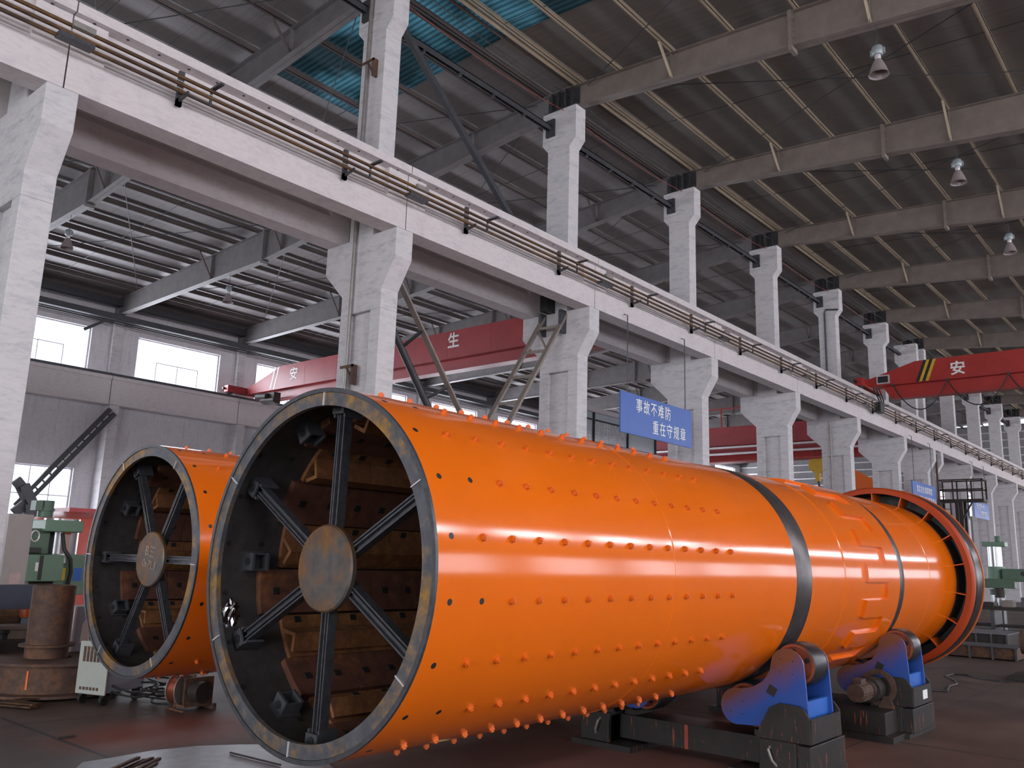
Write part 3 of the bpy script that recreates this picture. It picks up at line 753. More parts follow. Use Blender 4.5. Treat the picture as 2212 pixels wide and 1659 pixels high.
# ------------------------------------------------------------------ roller stands
def arc(cx, cz, r, a0, a1, n): return [(cx+r*math.cos(math.radians(a0+(a1-a0)*i/n)), cz+r*math.sin(math.radians(a0+(a1-a0)*i/n))) for i in range(n+1)]
ROLLM = rusty('roller_hub_overspray', (.30, .062, .02), (.10, .04, .025), .6, 5, .5, .1)
def stand(cx, cy, label, motor=False, dz=0):
    t = thing('roller_stand', (cx, cy, 0), label, 'roller stand', 'welding roller stands')
    T = Matrix.Translation((cx, cy, 0))
    def B(m, name, mat, par=t, sm=None, bv=0): return m.xf(T).build(name, mat, par, sm, None, bv)
    B(MB().box(-.76, .76, -.20, .20, .07, .285), 'base_beam', STAND, bv=.006)
    if not motor: B(MB().box(-.055, -.02, -.204, -.2, .075, .28), 'red_mark', plain('red_mark_paint', (.30, .05, .03), .6))
    ru, rl = V(.966, 0, .891), V(.511, 0, .522)
    for s in (1, -1):
        S = Matrix.Diagonal((s, 1, 1, 1))
        def Bs(m, name, mat, par=t, sm=None, bv=0): return m.xf(S).xf(T).build(name, mat, par, sm, None, bv)
        Bs(MB().box(.48, 1.14, -.44, .52, 0, .05), 'foot_plate', STAND)
        Bs(MB().box(.745, 1.06, -.40, .46, .05, .31).box(.745, 1.165 if s > 0 else 1.06, -.36, .42, .05, .29), 'end_block', STAND, bv=.006)
        for y in (-.33, .31):
            Bs(MB().prism([(.70,.31),(.75,.42),(.83,.56),(.91,.60),(1.07,.595),(1.12,.57),(1.165,.51),(1.172,.31)], 'y', y-.03, y-.01) if y < 0 else MB().prism([(.70,.31),(.75,.42),(.83,.56),(.91,.60),(1.07,.595),(1.12,.57),(1.165,.51),(1.172,.31)], 'y', y, y+.02), 'hinge_bracket', STAND)
        Bs(MB().box(1.155, 1.175, -.34, .31, .31, .50), 'end_plate', STAND)
        Bs(MB().box(.60, .72, -.16, .16, .285, .33).box(.66, .75, -.12, .12, .285, .35), 'stop_block', DKBROWN)
        poly = arc(ru.x, ru.z, .145, -5, 150, 10)+[(.815,.84),(.752,.752),(.655,.695)]+arc(rl.x, rl.z, .15, 78, 262, 12)+[(.75,.39),(.95,.345),(1.10,.38),(1.135,.50)]
        for y in (-.30, .235):
            p = Bs(MB().prism(poly, 'y', y, y+.025), 'bogie_plate', BOGIE)
            yo = y-.004 if y < 0 else y+.025
            for q in (ru, rl):
                cp = Bs(MB().cyl((q.x, yo, q.z), (q.x, yo+.004, q.z), .105, 32), 'bearing_cap', BOGIE, p)
                m = MB()
                for k in range(4):
                    a = math.radians(40+90*k); m.cyl((q.x+.075*math.cos(a), yo-.008 if y < 0 else yo, q.z+.075*math.sin(a)), (q.x+.075*math.cos(a), yo+.004 if y < 0 else yo+.012, q.z+.075*math.sin(a)), .006, 8)
                Bs(m, 'cap_bolts', STEEL_D, p)
            if y < 0:
                Bs(MB().cbox((.83, y-.002, .685), .075, .004, .075, Matrix.Rotation(math.radians(28), 3, 'Y')), 'slot', BLACK, p)
        Bs(MB().box(1.06, 1.10, -.235, .235, .36, .62), 'spacer_plate', BLUE)
        Bs(MB().box(.70, .78, -.235, .235, .40, .46), 'spacer_plate', BLUE)
        for q in (ru, rl):
            m = MB(); m.lathe([(.05,-.12),(.14,-.12),(.148,-.135),(.172,-.135),(.172,.135),(.148,.135),(.14,.12),(.05,.12)], (q.x, 0, q.z), 'y', 48)
            ro = Bs(m, 'roller', ROLLM, t, 30)
            Bs(MB().lathe([(.168,-.130),(.180,-.125),(.185,-.10),(.185,.10),(.180,.125),(.168,.130)], (q.x, 0, q.z), 'y', 64, False), 'rubber_tyre', RUBBER, ro, 30)
            m = MB()
            for k in range(5):
                a = 2*PI*k/5+.4; m.cyl((q.x+.112*math.cos(a), -.124, q.z+.112*math.sin(a)), (q.x+.112*math.cos(a), -.119, q.z+.112*math.sin(a)), .022, 14)
            Bs(m, 'roller_holes', BLACK, ro)
            Bs(MB().cyl((q.x, -.28, q.z), (q.x, .24, q.z), .03, 16), 'axle', STEEL_D, ro, 40)
        Bs(MB().tube([(.84,-.37,.27),(.84,-.43,.24),(.87,-.43,.16),(.90,-.38,.10)], .012, 8), 'lifting_hook', GALV, t, 40)
    if motor:
        B(MB().box(.50, 1.02, -.80, -.36, .06, .28), 'motor_block', STAND, bv=.006)
        B(MB().box(.44, 1.10, -.84, -.36, 0, .06), 'foot_plate', STAND)
        m = MB(); m.cyl((.80,-.62,.47), (.80,-.40,.47), .125, 28); m.cyl((.80,-.70,.47), (.80,-.62,.47), .10, 28)
        mo = B(m, 'gear_motor', DKBROWN, t, 30)
        m = MB(); m.cyl((.80,-1.0,.47), (.80,-.70,.47), .088, 28)
        for k in range(22):
            a = 2*PI*k/22; d = V(math.cos(a), 0, math.sin(a)); m.bar(V(.80,-.96,.47)+d*.092, V(.80,-.72,.47)+d*.092, .006, .016, tuple(d))
        B(m, 'motor_fins', RUST2, mo, 30)
        B(MB().box(.755,.845,-.95,-.80,.55,.60), 'terminal_box', RUST2, mo)
        m = MB(); m.lathe([(.13,-.42),(.185,-.42),(.185,-.39),(.13,-.39)], (.84, 0, .48), 'y', 40); B(m, 'motor_flange', RUST2, mo, 30)
        m = MB()
        for k in range(10):
            a = 2*PI*k/10; m.cyl((.84+.158*math.cos(a),-.445,.48+.158*math.sin(a)), (.84+.158*math.cos(a),-.38,.48+.158*math.sin(a)), .014, 6)
        B(m, 'flange_bolts', RUST2, mo)
        B(MB().prism([(.84,.28),(1.0,.28),(.96,.40),(.90,.40)], 'y', -.44, -.40), 'motor_bracket', RUST2, mo)
        B(MB().box(1.176, 1.180, -.02, .14, .36, .45), 'paper_label', WHITE_T)
    return t
stand(D1[0], 7.50, 'roller stand nearer the camera under the front drum, blue rollers flecked with orange overspray')
stand(D1[0], 10.28, 'roller stand further along the front drum, with a finned gear motor on its end', True)
stand(D2[0], 7.9, 'roller stand under the second drum, mostly hidden behind the front drum')
stand(D2[0], 11.2, 'far roller stand under the second drum')

# ------------------------------------------------------------------ bridge cranes
def text(body, size, mat, parent, wpos, rot, name='lettering', xs=1, bold=.0, sp=1.0, lead=1.0, mirror=False):
    cu = bpy.data.curves.new(name, 'FONT'); cu.body = body; cu.size = size; cu.extrude = .004; cu.offset = bold
    cu.align_x = 'CENTER'; cu.align_y = 'CENTER'; cu.space_character = sp; cu.space_line = lead; cu.materials.append(mat); cu.resolution_u = 3
    tmp = bpy.data.objects.new('tmp', cu); COL.objects.link(tmp); bpy.context.view_layer.update()
    me = bpy.data.meshes.new_from_object(tmp.evaluated_get(bpy.context.evaluated_depsgraph_get())); bpy.data.objects.remove(tmp)
    me.materials.clear(); me.materials.append(mat)
    o = bpy.data.objects.new(name, me); COL.objects.link(o)
    o.location = Vector(wpos)-wloc(parent); o.rotation_euler = rot; o.scale = (-xs if mirror else xs, 1, 1); o.parent = parent
    return o
FRONT = (R90, 0, 0)             # faces -Y
SIDE = (R90, 0, R90)            # faces +X
def girder(t, x0, x1, y, z0, zm, z1, mat, taper, TP=1.9):
    xl, xr = (x0, x1)
    lo, hi = taper
    m = MB()
    pol = [(xl, zm+.0), (xl, zm+.30 if lo else z1), (xl+(TP if lo else 0), z1), (xr-(TP if hi else 0), z1), (xr, zm+.30 if hi else z1), (xr, zm)]
    m.prism(pol, 'y', y, y+.55); m.box(xl, xr, y-.06, y+.61, zm-.012, zm+.012)
    m.build('girder_box', mat, t)
    m = MB(); a, b = xl+(.55 if lo else 0), xr-(.55 if hi else 0)
    m.prism([(a, zm-.012), (a+.35, z0), (b-.35, z0), (b, zm-.012)], 'y', y+.18, y+.37); m.box(a+.35, b-.35, y+.04, y+.51, z0-.012, z0+.012)
    m.build('girder_rail', mat, t)
    m = MB()
    for k in range(1, int((xr-xl)/2.2)):
        x = xl+k*2.2; m.box(x-.008, x+.008, y-.004, y, zm+.02, z1-.03)
    m.build('girder_seam', mat, t)
def end_truck(t, x, y, mat, zr=8.87):
    m = MB(); m.box(x-.16, x+.16, y-1.0, y+1.5, zr+.10, zr+.42); m.build('end_truck', mat, t, bevel=.015)
    for yy in (y-.8, y+1.3):
        MB().cyl((x-.07, yy, zr+.14), (x+.07, yy, zr+.14), .14, 24).build('truck_wheel', STEEL_D, t, 40)
    MB().cyl((x-.1, y-1.0, zr+.27), (x-.1, y-1.12, zr+.27), .06, 14).build('buffer', BLACK, t, 40)
# main hall crane
c1 = thing('bridge_crane', (-8, 35.5, 8.5), 'red bridge crane in the main hall with yellow and black stripes and a white character', 'crane')
girder(c1, -11.25, 11.3, 35.55, 8.5, 9.05, 9.92, REDC, (True, True)); end_truck(c1, -11.28, 35.6, REDC); end_truck(c1, 11.3, 35.6, REDC)
for k, mt in enumerate((BLACK, YEL, BLACK, YEL)):
    x = -9.25+k*.115
    m = MB(); m.prism([(x-.12, 9.06), (x, 9.06), (x+.33, 9.92), (x+.21, 9.92)], 'y', 35.543, 35.549); m.build('hazard_stripe', mt, c1)
text('安', .56, WHITE_T, c1, (-7.83, 35.544, 9.42), FRONT, bold=.012)
text('全', .56, WHITE_T, c1, (-3.0, 35.544, 9.42), FRONT, bold=.012)
pl = MB().box(-10.85, -10.35, 35.50, 35.549, 9.12, 9.48).build('notice_plate', RAILW, c1); MB().box(-10.80, -10.40, 35.494, 35.499, 9.17, 9.43).build('plate_face', BLACK, pl)
m = MB()
fl = thing('festoon_cable', (-5, 35.3, 8.5), 'black power cables looping below the red main hall crane', 'cable')
xs = [-10.2, -8.2, -6.1, -4.0, -2.0]
for a, b in zip(xs[:-1], xs[1:]):
    MB().tube([(a+(b-a)*k/12, 35.42, 8.98-4*1.05*(k/12)*(1-k/12)) for k in range(13)], .022, 8).build('cable_loop', CABLE, fl, 40)
for a in xs: MB().box(a-.04, a+.04, 35.36, 35.48, 8.96, 9.06).build('cable_trolley', STEEL_D, fl)
col_ = MB()
for i in range(3): col_.tube([(-10.9+.08*i, 35.2+.1*i, 8.9), (-10.7+.05*i, 35.2+.12*i, 8.4), (-10.68, 35.3+.1*i, 8.0)], .03, 6)
tag(col_.box(-10.85, -10.6, 35.0, 35.5, 7.9, 8.3).build('current_collector', CABLE), 'black current collector arm touching the conductor bars under the main hall crane', 'collector')
# side hall crane
c2 = thing('bridge_crane', (-24, 22, 8.5), 'red bridge crane in the side hall nearest the windows, behind the second and third columns', 'crane')
girder(c2, -35.35, -13.1, 22.05, 8.52, 8.95, 10.02, REDD, (True, True), 2.6); end_truck(c2, -35.65, 22.1, REDD, 8.86); end_truck(c2, -12.88, 22.1, REDD)
for k in range(2):
    x = -33.45+k*.28
    MB().prism([(x-.1, 8.97), (x, 8.97), (x+.28, 10.0), (x+.18, 10.0)], 'y', 22.043, 22.049).build('pale_stripe', WHITE_T, c2)
text('安', .62, WHITE_T, c2, (-31.75, 22.04, 9.5), FRONT, bold=.008)
text('生', .62, WHITE_T, c2, (-21.82, 22.04, 9.60), FRONT, bold=.012)
text('全', .62, WHITE_T, c2, (-26.8, 22.04, 9.55), FRONT, bold=.012)
mm = MB(); mm.cyl((-33.6, 21.5, 8.55), (-32.8, 21.5, 8.5), .16, 16); mm.cyl((-33.2, 21.5, 8.35), (-32.2, 21.5, 8.3), .12, 14); mm.box(-33.3, -32.4, 21.55, 21.9, 8.2, 8.7)
mm.build('crane_motor', DKBROWN, c2, 40)
# far side hall crane: two girders with pale rails
p_h = atY(1766, 1004, 46.2).x
c3 = thing('bridge_crane', (-24, 44, 7), 'dark red double girder bridge crane far back in the side hall', 'crane')
girder(c3, -35.3, -13.2, 44.0, 7.85, 8.3, 9.35, REDD, (False, False)); girder(c3, -35.3, -13.2, 48.0, 7.85, 8.3, 9.35, REDC, (False, False))
MB().box(p_h-1.0, p_h+1.0, 43.9, 48.6, 9.36, 9.95).build('crane_trolley', DKBROWN, c3)
for z in (8.1, 7.75): MB().box(-35, -13.4, 43.4, 43.5, z-.05, z+.05).build('walkway_rail', RAILW, c3)
MB().box(-35, -13.4, 43.4, 44.0, 7.3, 7.36).build('walkway', REDC, c3)
m = MB(); m.box(-35, -13.4, 43.96, 44.02, 10.35, 10.42)
for x in range(-34, -13, 3): m.box(x-.03, x+.03, 43.96, 44.02, 9.35, 10.4)
m.build('guard_rail', REDC, c3)
end_truck(c3, -12.88, 45.0, REDD); end_truck(c3, -35.65, 45.0, REDD)
hk = thing('hook_block', (-17.4, 46.2, 6.3), 'yellow crane hook block hanging in the side hall between two columns', 'hook block')
p = atY(1766, 1004, 46.2)
m = MB(); m.cyl((p.x, 46.05, p.z), (p.x, 46.35, p.z), .46, 24); m.box(p.x-.12, p.x+.12, 46.1, 46.3, p.z-.9, p.z-.2)
hk.location = p
m.build('pulley_housing', YEL, hk, 40)
m = MB()
for dx in (-.1, .1): m.cyl((p.x+dx, 46.2, p.z), (p.x+dx, 46.2, 9.36), .02, 6)
m.build('hoist_rope', STEEL_D, hk)
MB().tube([(p.x, 46.2, p.z-.9), (p.x+.05, 46.2, p.z-1.2), (p.x+.2, 46.2, p.z-1.4), (p.x, 46.2, p.z-1.6), (p.x-.18, 46.2, p.z-1.42)], .06, 8).build('hook', STEEL_D, hk, 40)

for bd, dz, sz in (('B三', .06, .12), ('067L3', -.05, .10)):
    text(bd, sz, plain('chalk_marks', (.42, .38, .36), .8), d2_, (D2[0]+.01, D2[1]+.119, D2[2]+dz), (R90, math.radians(8), 0), 'chalk_mark', bold=-.003)
# ------------------------------------------------------------------ hanging signs
def sign(y0, y1, z0, z1, rods, lines, label, sizes):
    t = thing('hanging_sign', (-10.95, (y0+y1)/2, z0), label, 'sign', 'blue slogan signs')
    MB().box(-10.98, -10.94, y0, y1, z0, z1).build('sign_board', BLUE_SIGN, t, bevel=.006)
    for y in rods:
        MB().tube([(-10.96, y, z1-.02), (-10.96, y, 7.62), (-11.06, y, 7.66)], .014, 6).build('hanger_rod', STEEL_D, t)
    for (s, y, z), sz in zip(lines, sizes):
        text(s, sz, WHITE_T, t, (-10.932, y, z), SIDE, xs=.80, bold=.001, sp=1.30)
    return t
sign(16.73, 20.15, 4.71, 5.70, (17.05, 19.85), (('事故不难防', 18.22, 5.42), ('重在守规章', 18.98, 4.98)), 'blue hanging sign with white lettering, the one above the front drum', (.37, .37))
sign(39.95, 43.65, 4.6, 5.62, (40.3, 43.2), (('落实安全规章制度', 41.75, 5.3), ('强化安全防范意识', 42.25, 4.85)), 'blue hanging sign half hidden behind the end ring of the front drum', (.34, .34))
sign(50.95, 54.4, 4.64, 5.5, (51.3, 54.0), (('安全生产一条', 52.4, 5.26), ('时刻不忘记', 53.1, 4.88)), 'small far blue hanging sign under the ladder platform', (.34, .34))

# ------------------------------------------------------------------ lamps
def lamp_proto():
    t = thing('high_bay_lamp', (0, 0, 0), 'lamp', 'lamp', 'high bay lamps')
    m = MB(); m.lathe([(.06,.36),(.10,.30),(.16,.15),(.205,0),(.212,-.006),(.20,0),(.155,.15),(.095,.29),(.05,.34)], (0,0,0), 'z', 40, False)
    m.build('reflector', LAMPR, t, 40)
    m = MB(); m.lathe([(0.001,.36),(.055,.36),(.065,.40),(.06,.46),(0.001,.46)], (0,0,0), 'z', 24, False); m.build('lamp_neck', RAILW, t, 40)
    m = MB(); m.lathe([(0.001,.46),(.10,.46),(.125,.50),(.125,.60),(.10,.66),(0.001,.67)], (0,0,0), 'z', 24, False); m.box(-.15,-.11,-.03,.03,.47,.60); m.box(.11,.15,-.03,.03,.47,.60); m.build('ballast_housing', LAMPG, t, 40)
    m = MB(); m.lathe([(0.001,.10),(.03,.11),(.04,.16),(.025,.24),(0.001,.28)], (0,0,0), 'z', 16, False); m.build('bulb', RAILW, t, 60)
    m = MB(); m.tube([(0,0,.66),(.03,0,.74),(0,0,.80),(-.03,0,.74),(0,0,.66)], .010, 6); m.tube([(0,0,.8),(0.02,0,.95),(-.01,0,1.1),(0,0,1.2)], .008, 6); m.build('hanging_chain', STEEL_D, t, 40)
    return t
LP = lamp_proto(); LP.scale = (.9, .9, .9)
spots = [(-4.46, CY(n)-.02, None, f'grey high bay lamp hung from the main hall rafter of the {ORD[n]} column') for n in range(2, 8)]
spots += [(-9.15, CY(1)-.02, 11.24, 'grey high bay lamp hung from the second main hall rafter, beside the blue skylight')]
spots += [(-26.3, CY(1), 11.05, 'dim high bay lamp beside the first column, under a side hall rafter'), (-27.2, CY(2), 11.40, 'dim high bay lamp under the side hall rafter of the third column')]
for i, (x, y, z, lab) in enumerate(spots):
    o = LP if i == 0 else copy_tree(LP)
    o.location = (x, y, zbot(x)-1.075); o['label'] = lab

# ------------------------------------------------------------------ side hall glazed booth with mirrored lettering
def booth():
    X, y0, y1 = -20.0, 27.2, 33.4
    t = thing('glazed_booth', (X-1.5, 30.5, 0), 'grey glazed partition with mirrored lettering behind the third column', 'partition')
    MB().box(X-.05, X, y0, y1, 0, 7.75).build('glass_panel', FROST, t)
    m = MB()
    for y in (y0, 28.55, 31.1, y1): m.box(X, X+.06, y-.05, y+.05, 0, 7.9)
    for z in (6.5, 7.42): m.box(X, X+.05, y0, y1, z-.03, z+.03)
    m.build('mullions', BLACK, t)
    MB().box(X-.4, X+.14, y0, y1, 7.72, 7.92).build('top_ledge', RAILW, t)
    text('精心用心', .62, RAILW, t, (X+.01, 29.85, 7.12), SIDE, mirror=True, bold=.008, sp=1.1)
    text('品质永保称', .58, RAILW, t, (X+.01, 29.35, 6.62), SIDE, mirror=True, bold=.008, sp=1.1)
booth()

# ------------------------------------------------------------------ ladder platform on the row
def platform():
    Y = 45.6; P = lambda x, y: atY(x, y, Y)
    x0, x1 = P(2026, 1077).x, P(2125, 1077).x; y0, y1 = Y, Y+.9
    zp, zr = P(2075, 1078).z, P(2075, 1036).z
    t = thing('ladder_platform', ((x0+x1)/2, Y+.4, 0), 'dark steel ladder platform with handrails against the far columns', 'platform')
    MB().box(x0, x1, y0, y1, zp-.12, zp).build('deck', DKBROWN, t)
    zm = (zp+zr)/2
    for yy in (y0+.03, y1-.03):
        for z in (zr, zm): MB().box(x0, x1, yy-.03, yy+.03, z-.03, z+.03).build('handrail', DKBROWN, t)
        for k in range(4):
            xx = x0+.04+k*(x1-x0-.08)/3; MB().box(xx-.03, xx+.03, yy-.03, yy+.03, zp, zr).build('rail_post', DKBROWN, t)
    for xx in (x0+.03, x1-.03):
        MB().box(xx-.03, xx+.03, y0, y1, zr-.03, zr+.03).build('handrail', DKBROWN, t)
    xs = [P(px, 1120).x for px in (2031, 2068, 2078)]
    for xx in xs:
        for yy in (y0+.1, y1-.1): MB().box(xx-.07, xx+.07, yy-.07, yy+.07, 0, zp-.12).build('support_post', DKBROWN, t)
    for a, b in ((xs[2], x1-.5),): MB().bar((a, y0+.1, zp-1.0), (b, y0+.1, zp-.1), .07, .07).build('knee_brace', DKBROWN, t)
    xa, xb = P(2038, 1120).x, P(2056, 1120).x
    lad = MB()
    for xx in (xa, xb): lad.box(xx-.025, xx+.025, y0-.06, y0-.01, 0, zp)
    for k in range(int(zp/.3)): lad.box(xa, xb, y0-.05, y0-.02, .3*k+.2, .3*k+.23)
    lad.build('ladder', DKBROWN, t)
platform()
# a leafy cable tangle is not built; thin vertical pipe by the platform
pipe('downpipe', [(-11.3, CY(7)-.3, 0), (-11.3, CY(7)-.3, 7.4)], .05, RUST2, 'rusty pipe running up the column behind the ladder platform')
# red chute-like plate between the sixth and seventh columns
tag(MB().prism([(-15.2, 0), (-12.9, 0), (-12.9, 5.6), (-15.2, 7.0)], 'y', 43.2, 43.35).build('steel_plate', ORANGE_M), 'red-orange steel plate standing in the side hall beyond the seventh column', 'panel')

# ------------------------------------------------------------------ workshop things on the near left
def pbox(X, d0, d1, xa, ya, xb, yb2):
    # a box whose face towards +X lies at X+d1
    a = atX(xa, ya, X); b = atX(xb, yb2, X); y0, y1 = sorted((a.y, b.y)); z0, z1 = sorted((a.z, b.z))
    return MB().box(X+d0, X+d1, y0, y1, max(0, z0), z1)
def radial_drill():
    X = -14.0
    P = lambda x, y: atX(x, y, X)
    q = P(150, 1200); yc = q.y
    t = thing('radial_drill', (X-.5, yc, 0), 'green radial drilling machine between the first column and the second drum', 'drilling machine')
    def bx(name, mat, xa, ya, xb, yb2, d0, d1, par=t, bv=.015): return pbox(X, d0, d1, xa, ya, xb, yb2).build(name, mat, par, None, None, bv)
    MB().box(X-1.0, X+.3, yc-1.2, yc+.5, 0, .22).build('machine_base', GREEN_D, t, bevel=.02)
    MB().cyl((X-.42, yc, .22), (X-.42, yc, P(150,1120).z), .26, 36).build('drill_column', CHROME, t, 40)
    bx('column_cap', GREEN, 102, 1122, 180, 1151, -.85, -.02)
    bx('arm_sleeve', GREEN, 116, 1197, 182, 1285, -.85, -.05)
    bx('drill_arm', GREEN_D, 62, 1140, 112, 1198, -.6, -.15)
    hd = bx('drill_head', GREEN, 50, 1197, 120, 1255, -.6, .22)
    bx('head_seam', BLACK, 74, 1199, 75, 1252, .22, .224, hd, 0)
    bx('name_plate', RAILW, 64, 1214, 68, 1233, .22, .226, hd, 0)
    bx('head_slide', BLACK, 58, 1182, 95, 1196, -.3, -.10)
    c = P(84, 1158); m = MB()
    m.tube([(X-.14, c.y+.06*math.cos(k*PI/10), c.z+.08*math.sin(k*PI/10)) for k in range(21)], .012, 8); m.build('dial_ring', RAILW, t, 40)
    a = P(121, 1117); b = P(121, 1080)
    MB().cyl((X-.42, a.y, a.z), (X-.42, a.y, b.z), .115, 20).cyl((X-.42, a.y, a.z+.10), (X-.42, a.y, a.z+.14), .135, 20).box(X-.5, X-.3, a.y-.2, a.y-.1, a.z+.10, a.z+.25).build('lift_motor', GREEN_D, t, 40)
    bx('blue_plate', BLUE, 163, 1227, 177, 1255, -.05, -.045, t, 0); bx('yellow_plate', YEL, 134, 1227, 142, 1254, -.05, -.045, t, 0)
    e = P(141, 1152); f = P(146, 1264); MB().tube([(X-.1, e.y, e.z), (X+.0, e.y+.02, e.z-.25), (X+.03, (e.y+f.y)/2+.05, (e.z+f.z)/2), (X+.03, f.y+.01, f.z+.2), (X-.0, f.y, f.z)], .03, 8).build('hose', CABLE, t, 40)
    a = P(140, 1197); b = P(135, 1216); MB().cyl((X-.05, a.y, a.z), (X-.05, b.y, b.z), .05, 14, .07).build('hose_boss', RAILW, t, 40)
    a = P(75, 1262); b = P(66, 1330)
    MB().cyl((X-.1, a.y, a.z+.05), (X-.1, a.y, a.z-.2), .08, 14).cyl((X-.1, a.y, a.z-.2), (X-.1, a.y-.02, b.z), .04, 10, .02).build('spindle', CHROME, t, 40)
    bx('under_head', BLACK, 56, 1254, 108, 1266, -.45, .1)
    bx('guide_rods', CHROME, 120, 1153, 122, 1198, -.3, -.28, t, 0); bx('guide_rods', CHROME, 174, 1153, 176, 1198, -.3, -.28, t, 0)
radial_drill()
def at_box(name, mat, xa, ya, xb, yb2, X, d, lab, cat, bv=.012):
    return tag(pbox(X, -d, 0, xa, ya, xb, yb2).build(name, mat, None, None, None, bv), lab, cat)
# tall cabinet beside the first column
def cabinet():
    X = -13.0; a = atX(40, 1110, X); y0, y1 = atX(8, 1200, X).y, atX(62, 1200, X).y; zb = atX(40, 1268, X).z
    t = thing('control_cabinet', (X-.2, (y0+y1)/2, 0), 'tall grey-beige control cabinet just beside the first column', 'cabinet')
    MB().box(X-.35, X, y0, y1, zb, a.z).build('cabinet_body', GREY_CAB, t, bevel=.01)
    MB().box(X-.34, X-.01, y0+.01, y1-.01, 0, zb).build('cabinet_plinth', BLUE_N, t)
    q = atX(31, 1250, X); MB().box(X, X+.004, q.y-.07, q.y+.07, q.z-.07, q.z+.07).build('notice_sticker', plain('pinkish_sticker', (.50,.36,.34), .6), t)
cabinet()
at_box('sheet_bundle', BLUE_N, 0, 1264, 74, 1316, -12.75, .2, 'dark blue sheet bundle leaning in front of the beige control cabinet', 'sheets', .01)
at_box('steel_bar', RUST, -10, 1317, 76, 1350, -12.7, .15, 'long orange-rusty steel bar under the dark blue sheets', 'steel bar', .01)
zt_ = atX(40, 1349, -12.7).z
tag(MB().box(-12.9, -12.72, 4.35, 4.45, 0, zt_).box(-12.9, -12.72, 5.0, 5.1, 0, zt_).box(-12.85, -12.77, 4.35, 5.1, .12, .2).build('trestle', DKBROWN), 'dark trestle legs carrying the orange-rusty bar', 'trestle')
# brown pipe piece on a flanged casting
def casting():
    x, y = -10.98, 4.62
    t = thing('flanged_casting', (x, y, 0), 'low wide rusty flanged ring on the floor with an orange chalk stroke', 'casting')
    m = MB(); m.lathe([(.18,.03),(.78,.03),(.78,.06),(.66,.07),(.65,.36),(.74,.37),(.74,.40),(.18,.40)], (x,y,0), 'z', 56); m.build('flange_ring', RUST2, t, 30)
    d = V(.7, -.715, 0).normalized(); MB().cbox(V(x,y,.22)+d*.652, .02, .02, .20, Matrix.Rotation(math.atan2(d.y,d.x), 3, 'Z')).build('orange_mark', ORANGE_M, t)
    m = MB()
    for k in range(14): m.cbox((x+random.uniform(-.8,.8), y+random.uniform(-.8,.6), .012+.003*k), random.uniform(.3,.7), random.uniform(.05,.18), .012, Matrix.Rotation(random.uniform(0,3), 3, 'Z'))
    o = m.build('steel_offcuts', RUST); tag(o, 'rusty steel offcuts scattered round the foot of the flanged ring', 'offcuts', None, 'stuff')
    px_, py_ = x-.03, y-.10
    p = thing('pipe_piece', (px_, py_, .40), 'upright brown rusty pipe with a collar, standing on the flanged ring', 'pipe')
    m = MB(); m.lathe([(.205,.0),(.235,.0),(.235,.83),(.205,.83)], (px_,py_,.402), 'z', 48); m.build('pipe_wall', RUST2, p, 30)
    m = MB(); m.lathe([(.236,.13),(.305,.13),(.305,.155),(.236,.155)], (px_,py_,.402), 'z', 48); m.build('pipe_collar', RUST2, p, 30)
casting()
# tub, bucket and carton behind the pipe
for px, py0, X, rr, mt, lab, cat in ((34, 1350, -12.1, .20, plain('brown_cardboard', (.20,.15,.12), .8), 'brown round tub with ribbed sides behind the upright pipe', 'tub'), (3, 1360, -12.05, .11, BLACK, 'small black bucket beside the brown tub', 'bucket')):
    a = atX(px, py0, X); m = MB(); m.lathe([(0.001,0),(rr,0),(rr,a.z*.3),(rr+.01,a.z*.32),(rr,a.z*.34),(rr,a.z*.62),(rr+.01,a.z*.64),(rr,a.z*.66),(rr,a.z-.05),(rr+.015,a.z-.04),(rr+.015,a.z),(0.001,a.z)], (a.x, a.y, 0), 'z', 32, False)
    tag(m.build('tub' if cat == 'tub' else 'bucket', mt, None, 40), lab, cat)
y0, y1 = atX(54, 1370, -12.2).y, atX(76, 1370, -12.2).y; zt = atX(60, 1335, -12.2).z
tag(MB().box(-12.4, -12.2, y0, y1, 0, zt).build('carton', BLUE_GR, None, None, None, .006), 'pale blue carton box standing behind the upright pipe', 'box')
tag(MB().box(-12.42, -12.22, y0-.02, y1+.02, zt, zt+.10).build('steel_block', ORANGE_M, None, None, None, .006), 'small orange block on the pale blue carton', 'block')
# dark blocks left of the casting
tag(MB().box(-11.95, -11.68, 4.2, 4.78, 0, atX(20, 1385, -11.68).z).build('steel_block', DKBROWN, None, bevel=.01), 'dark steel block beside the flanged ring and the foot of the first column', 'steel block')
# blue-grey switchboard
def board():
    X = -11.4; zt = atX(175, 1310, X).z; y0, y1 = atX(156, 1400, X).y, atX(215, 1400, X).y
    t = thing('switch_box', (X-.15, (y0+y1)/2, 0), 'tall blue-grey electric cabinet with a torn paper, behind the welding machine', 'cabinet')
    MB().box(X-.3, X, y0, y1, 0, zt).build('cabinet_body', BLUE_GR, t, bevel=.008)
    MB().box(X-.3, X+.01, y0-.025, y0, 0, zt).build('cabinet_edge', RAILW, t)
    p = atX(185, 1362, X); MB().add([(X+.004, p.y-.06, p.z-.15), (X+.004, p.y+.05, p.z-.17), (X+.004, p.y+.06, p.z+.10), (X+.004, p.y+.0, p.z+.17), (X+.004, p.y-.05, p.z+.08)], [(0,1,2,3,4)]).build('torn_paper', WHITE_T, t)
board()
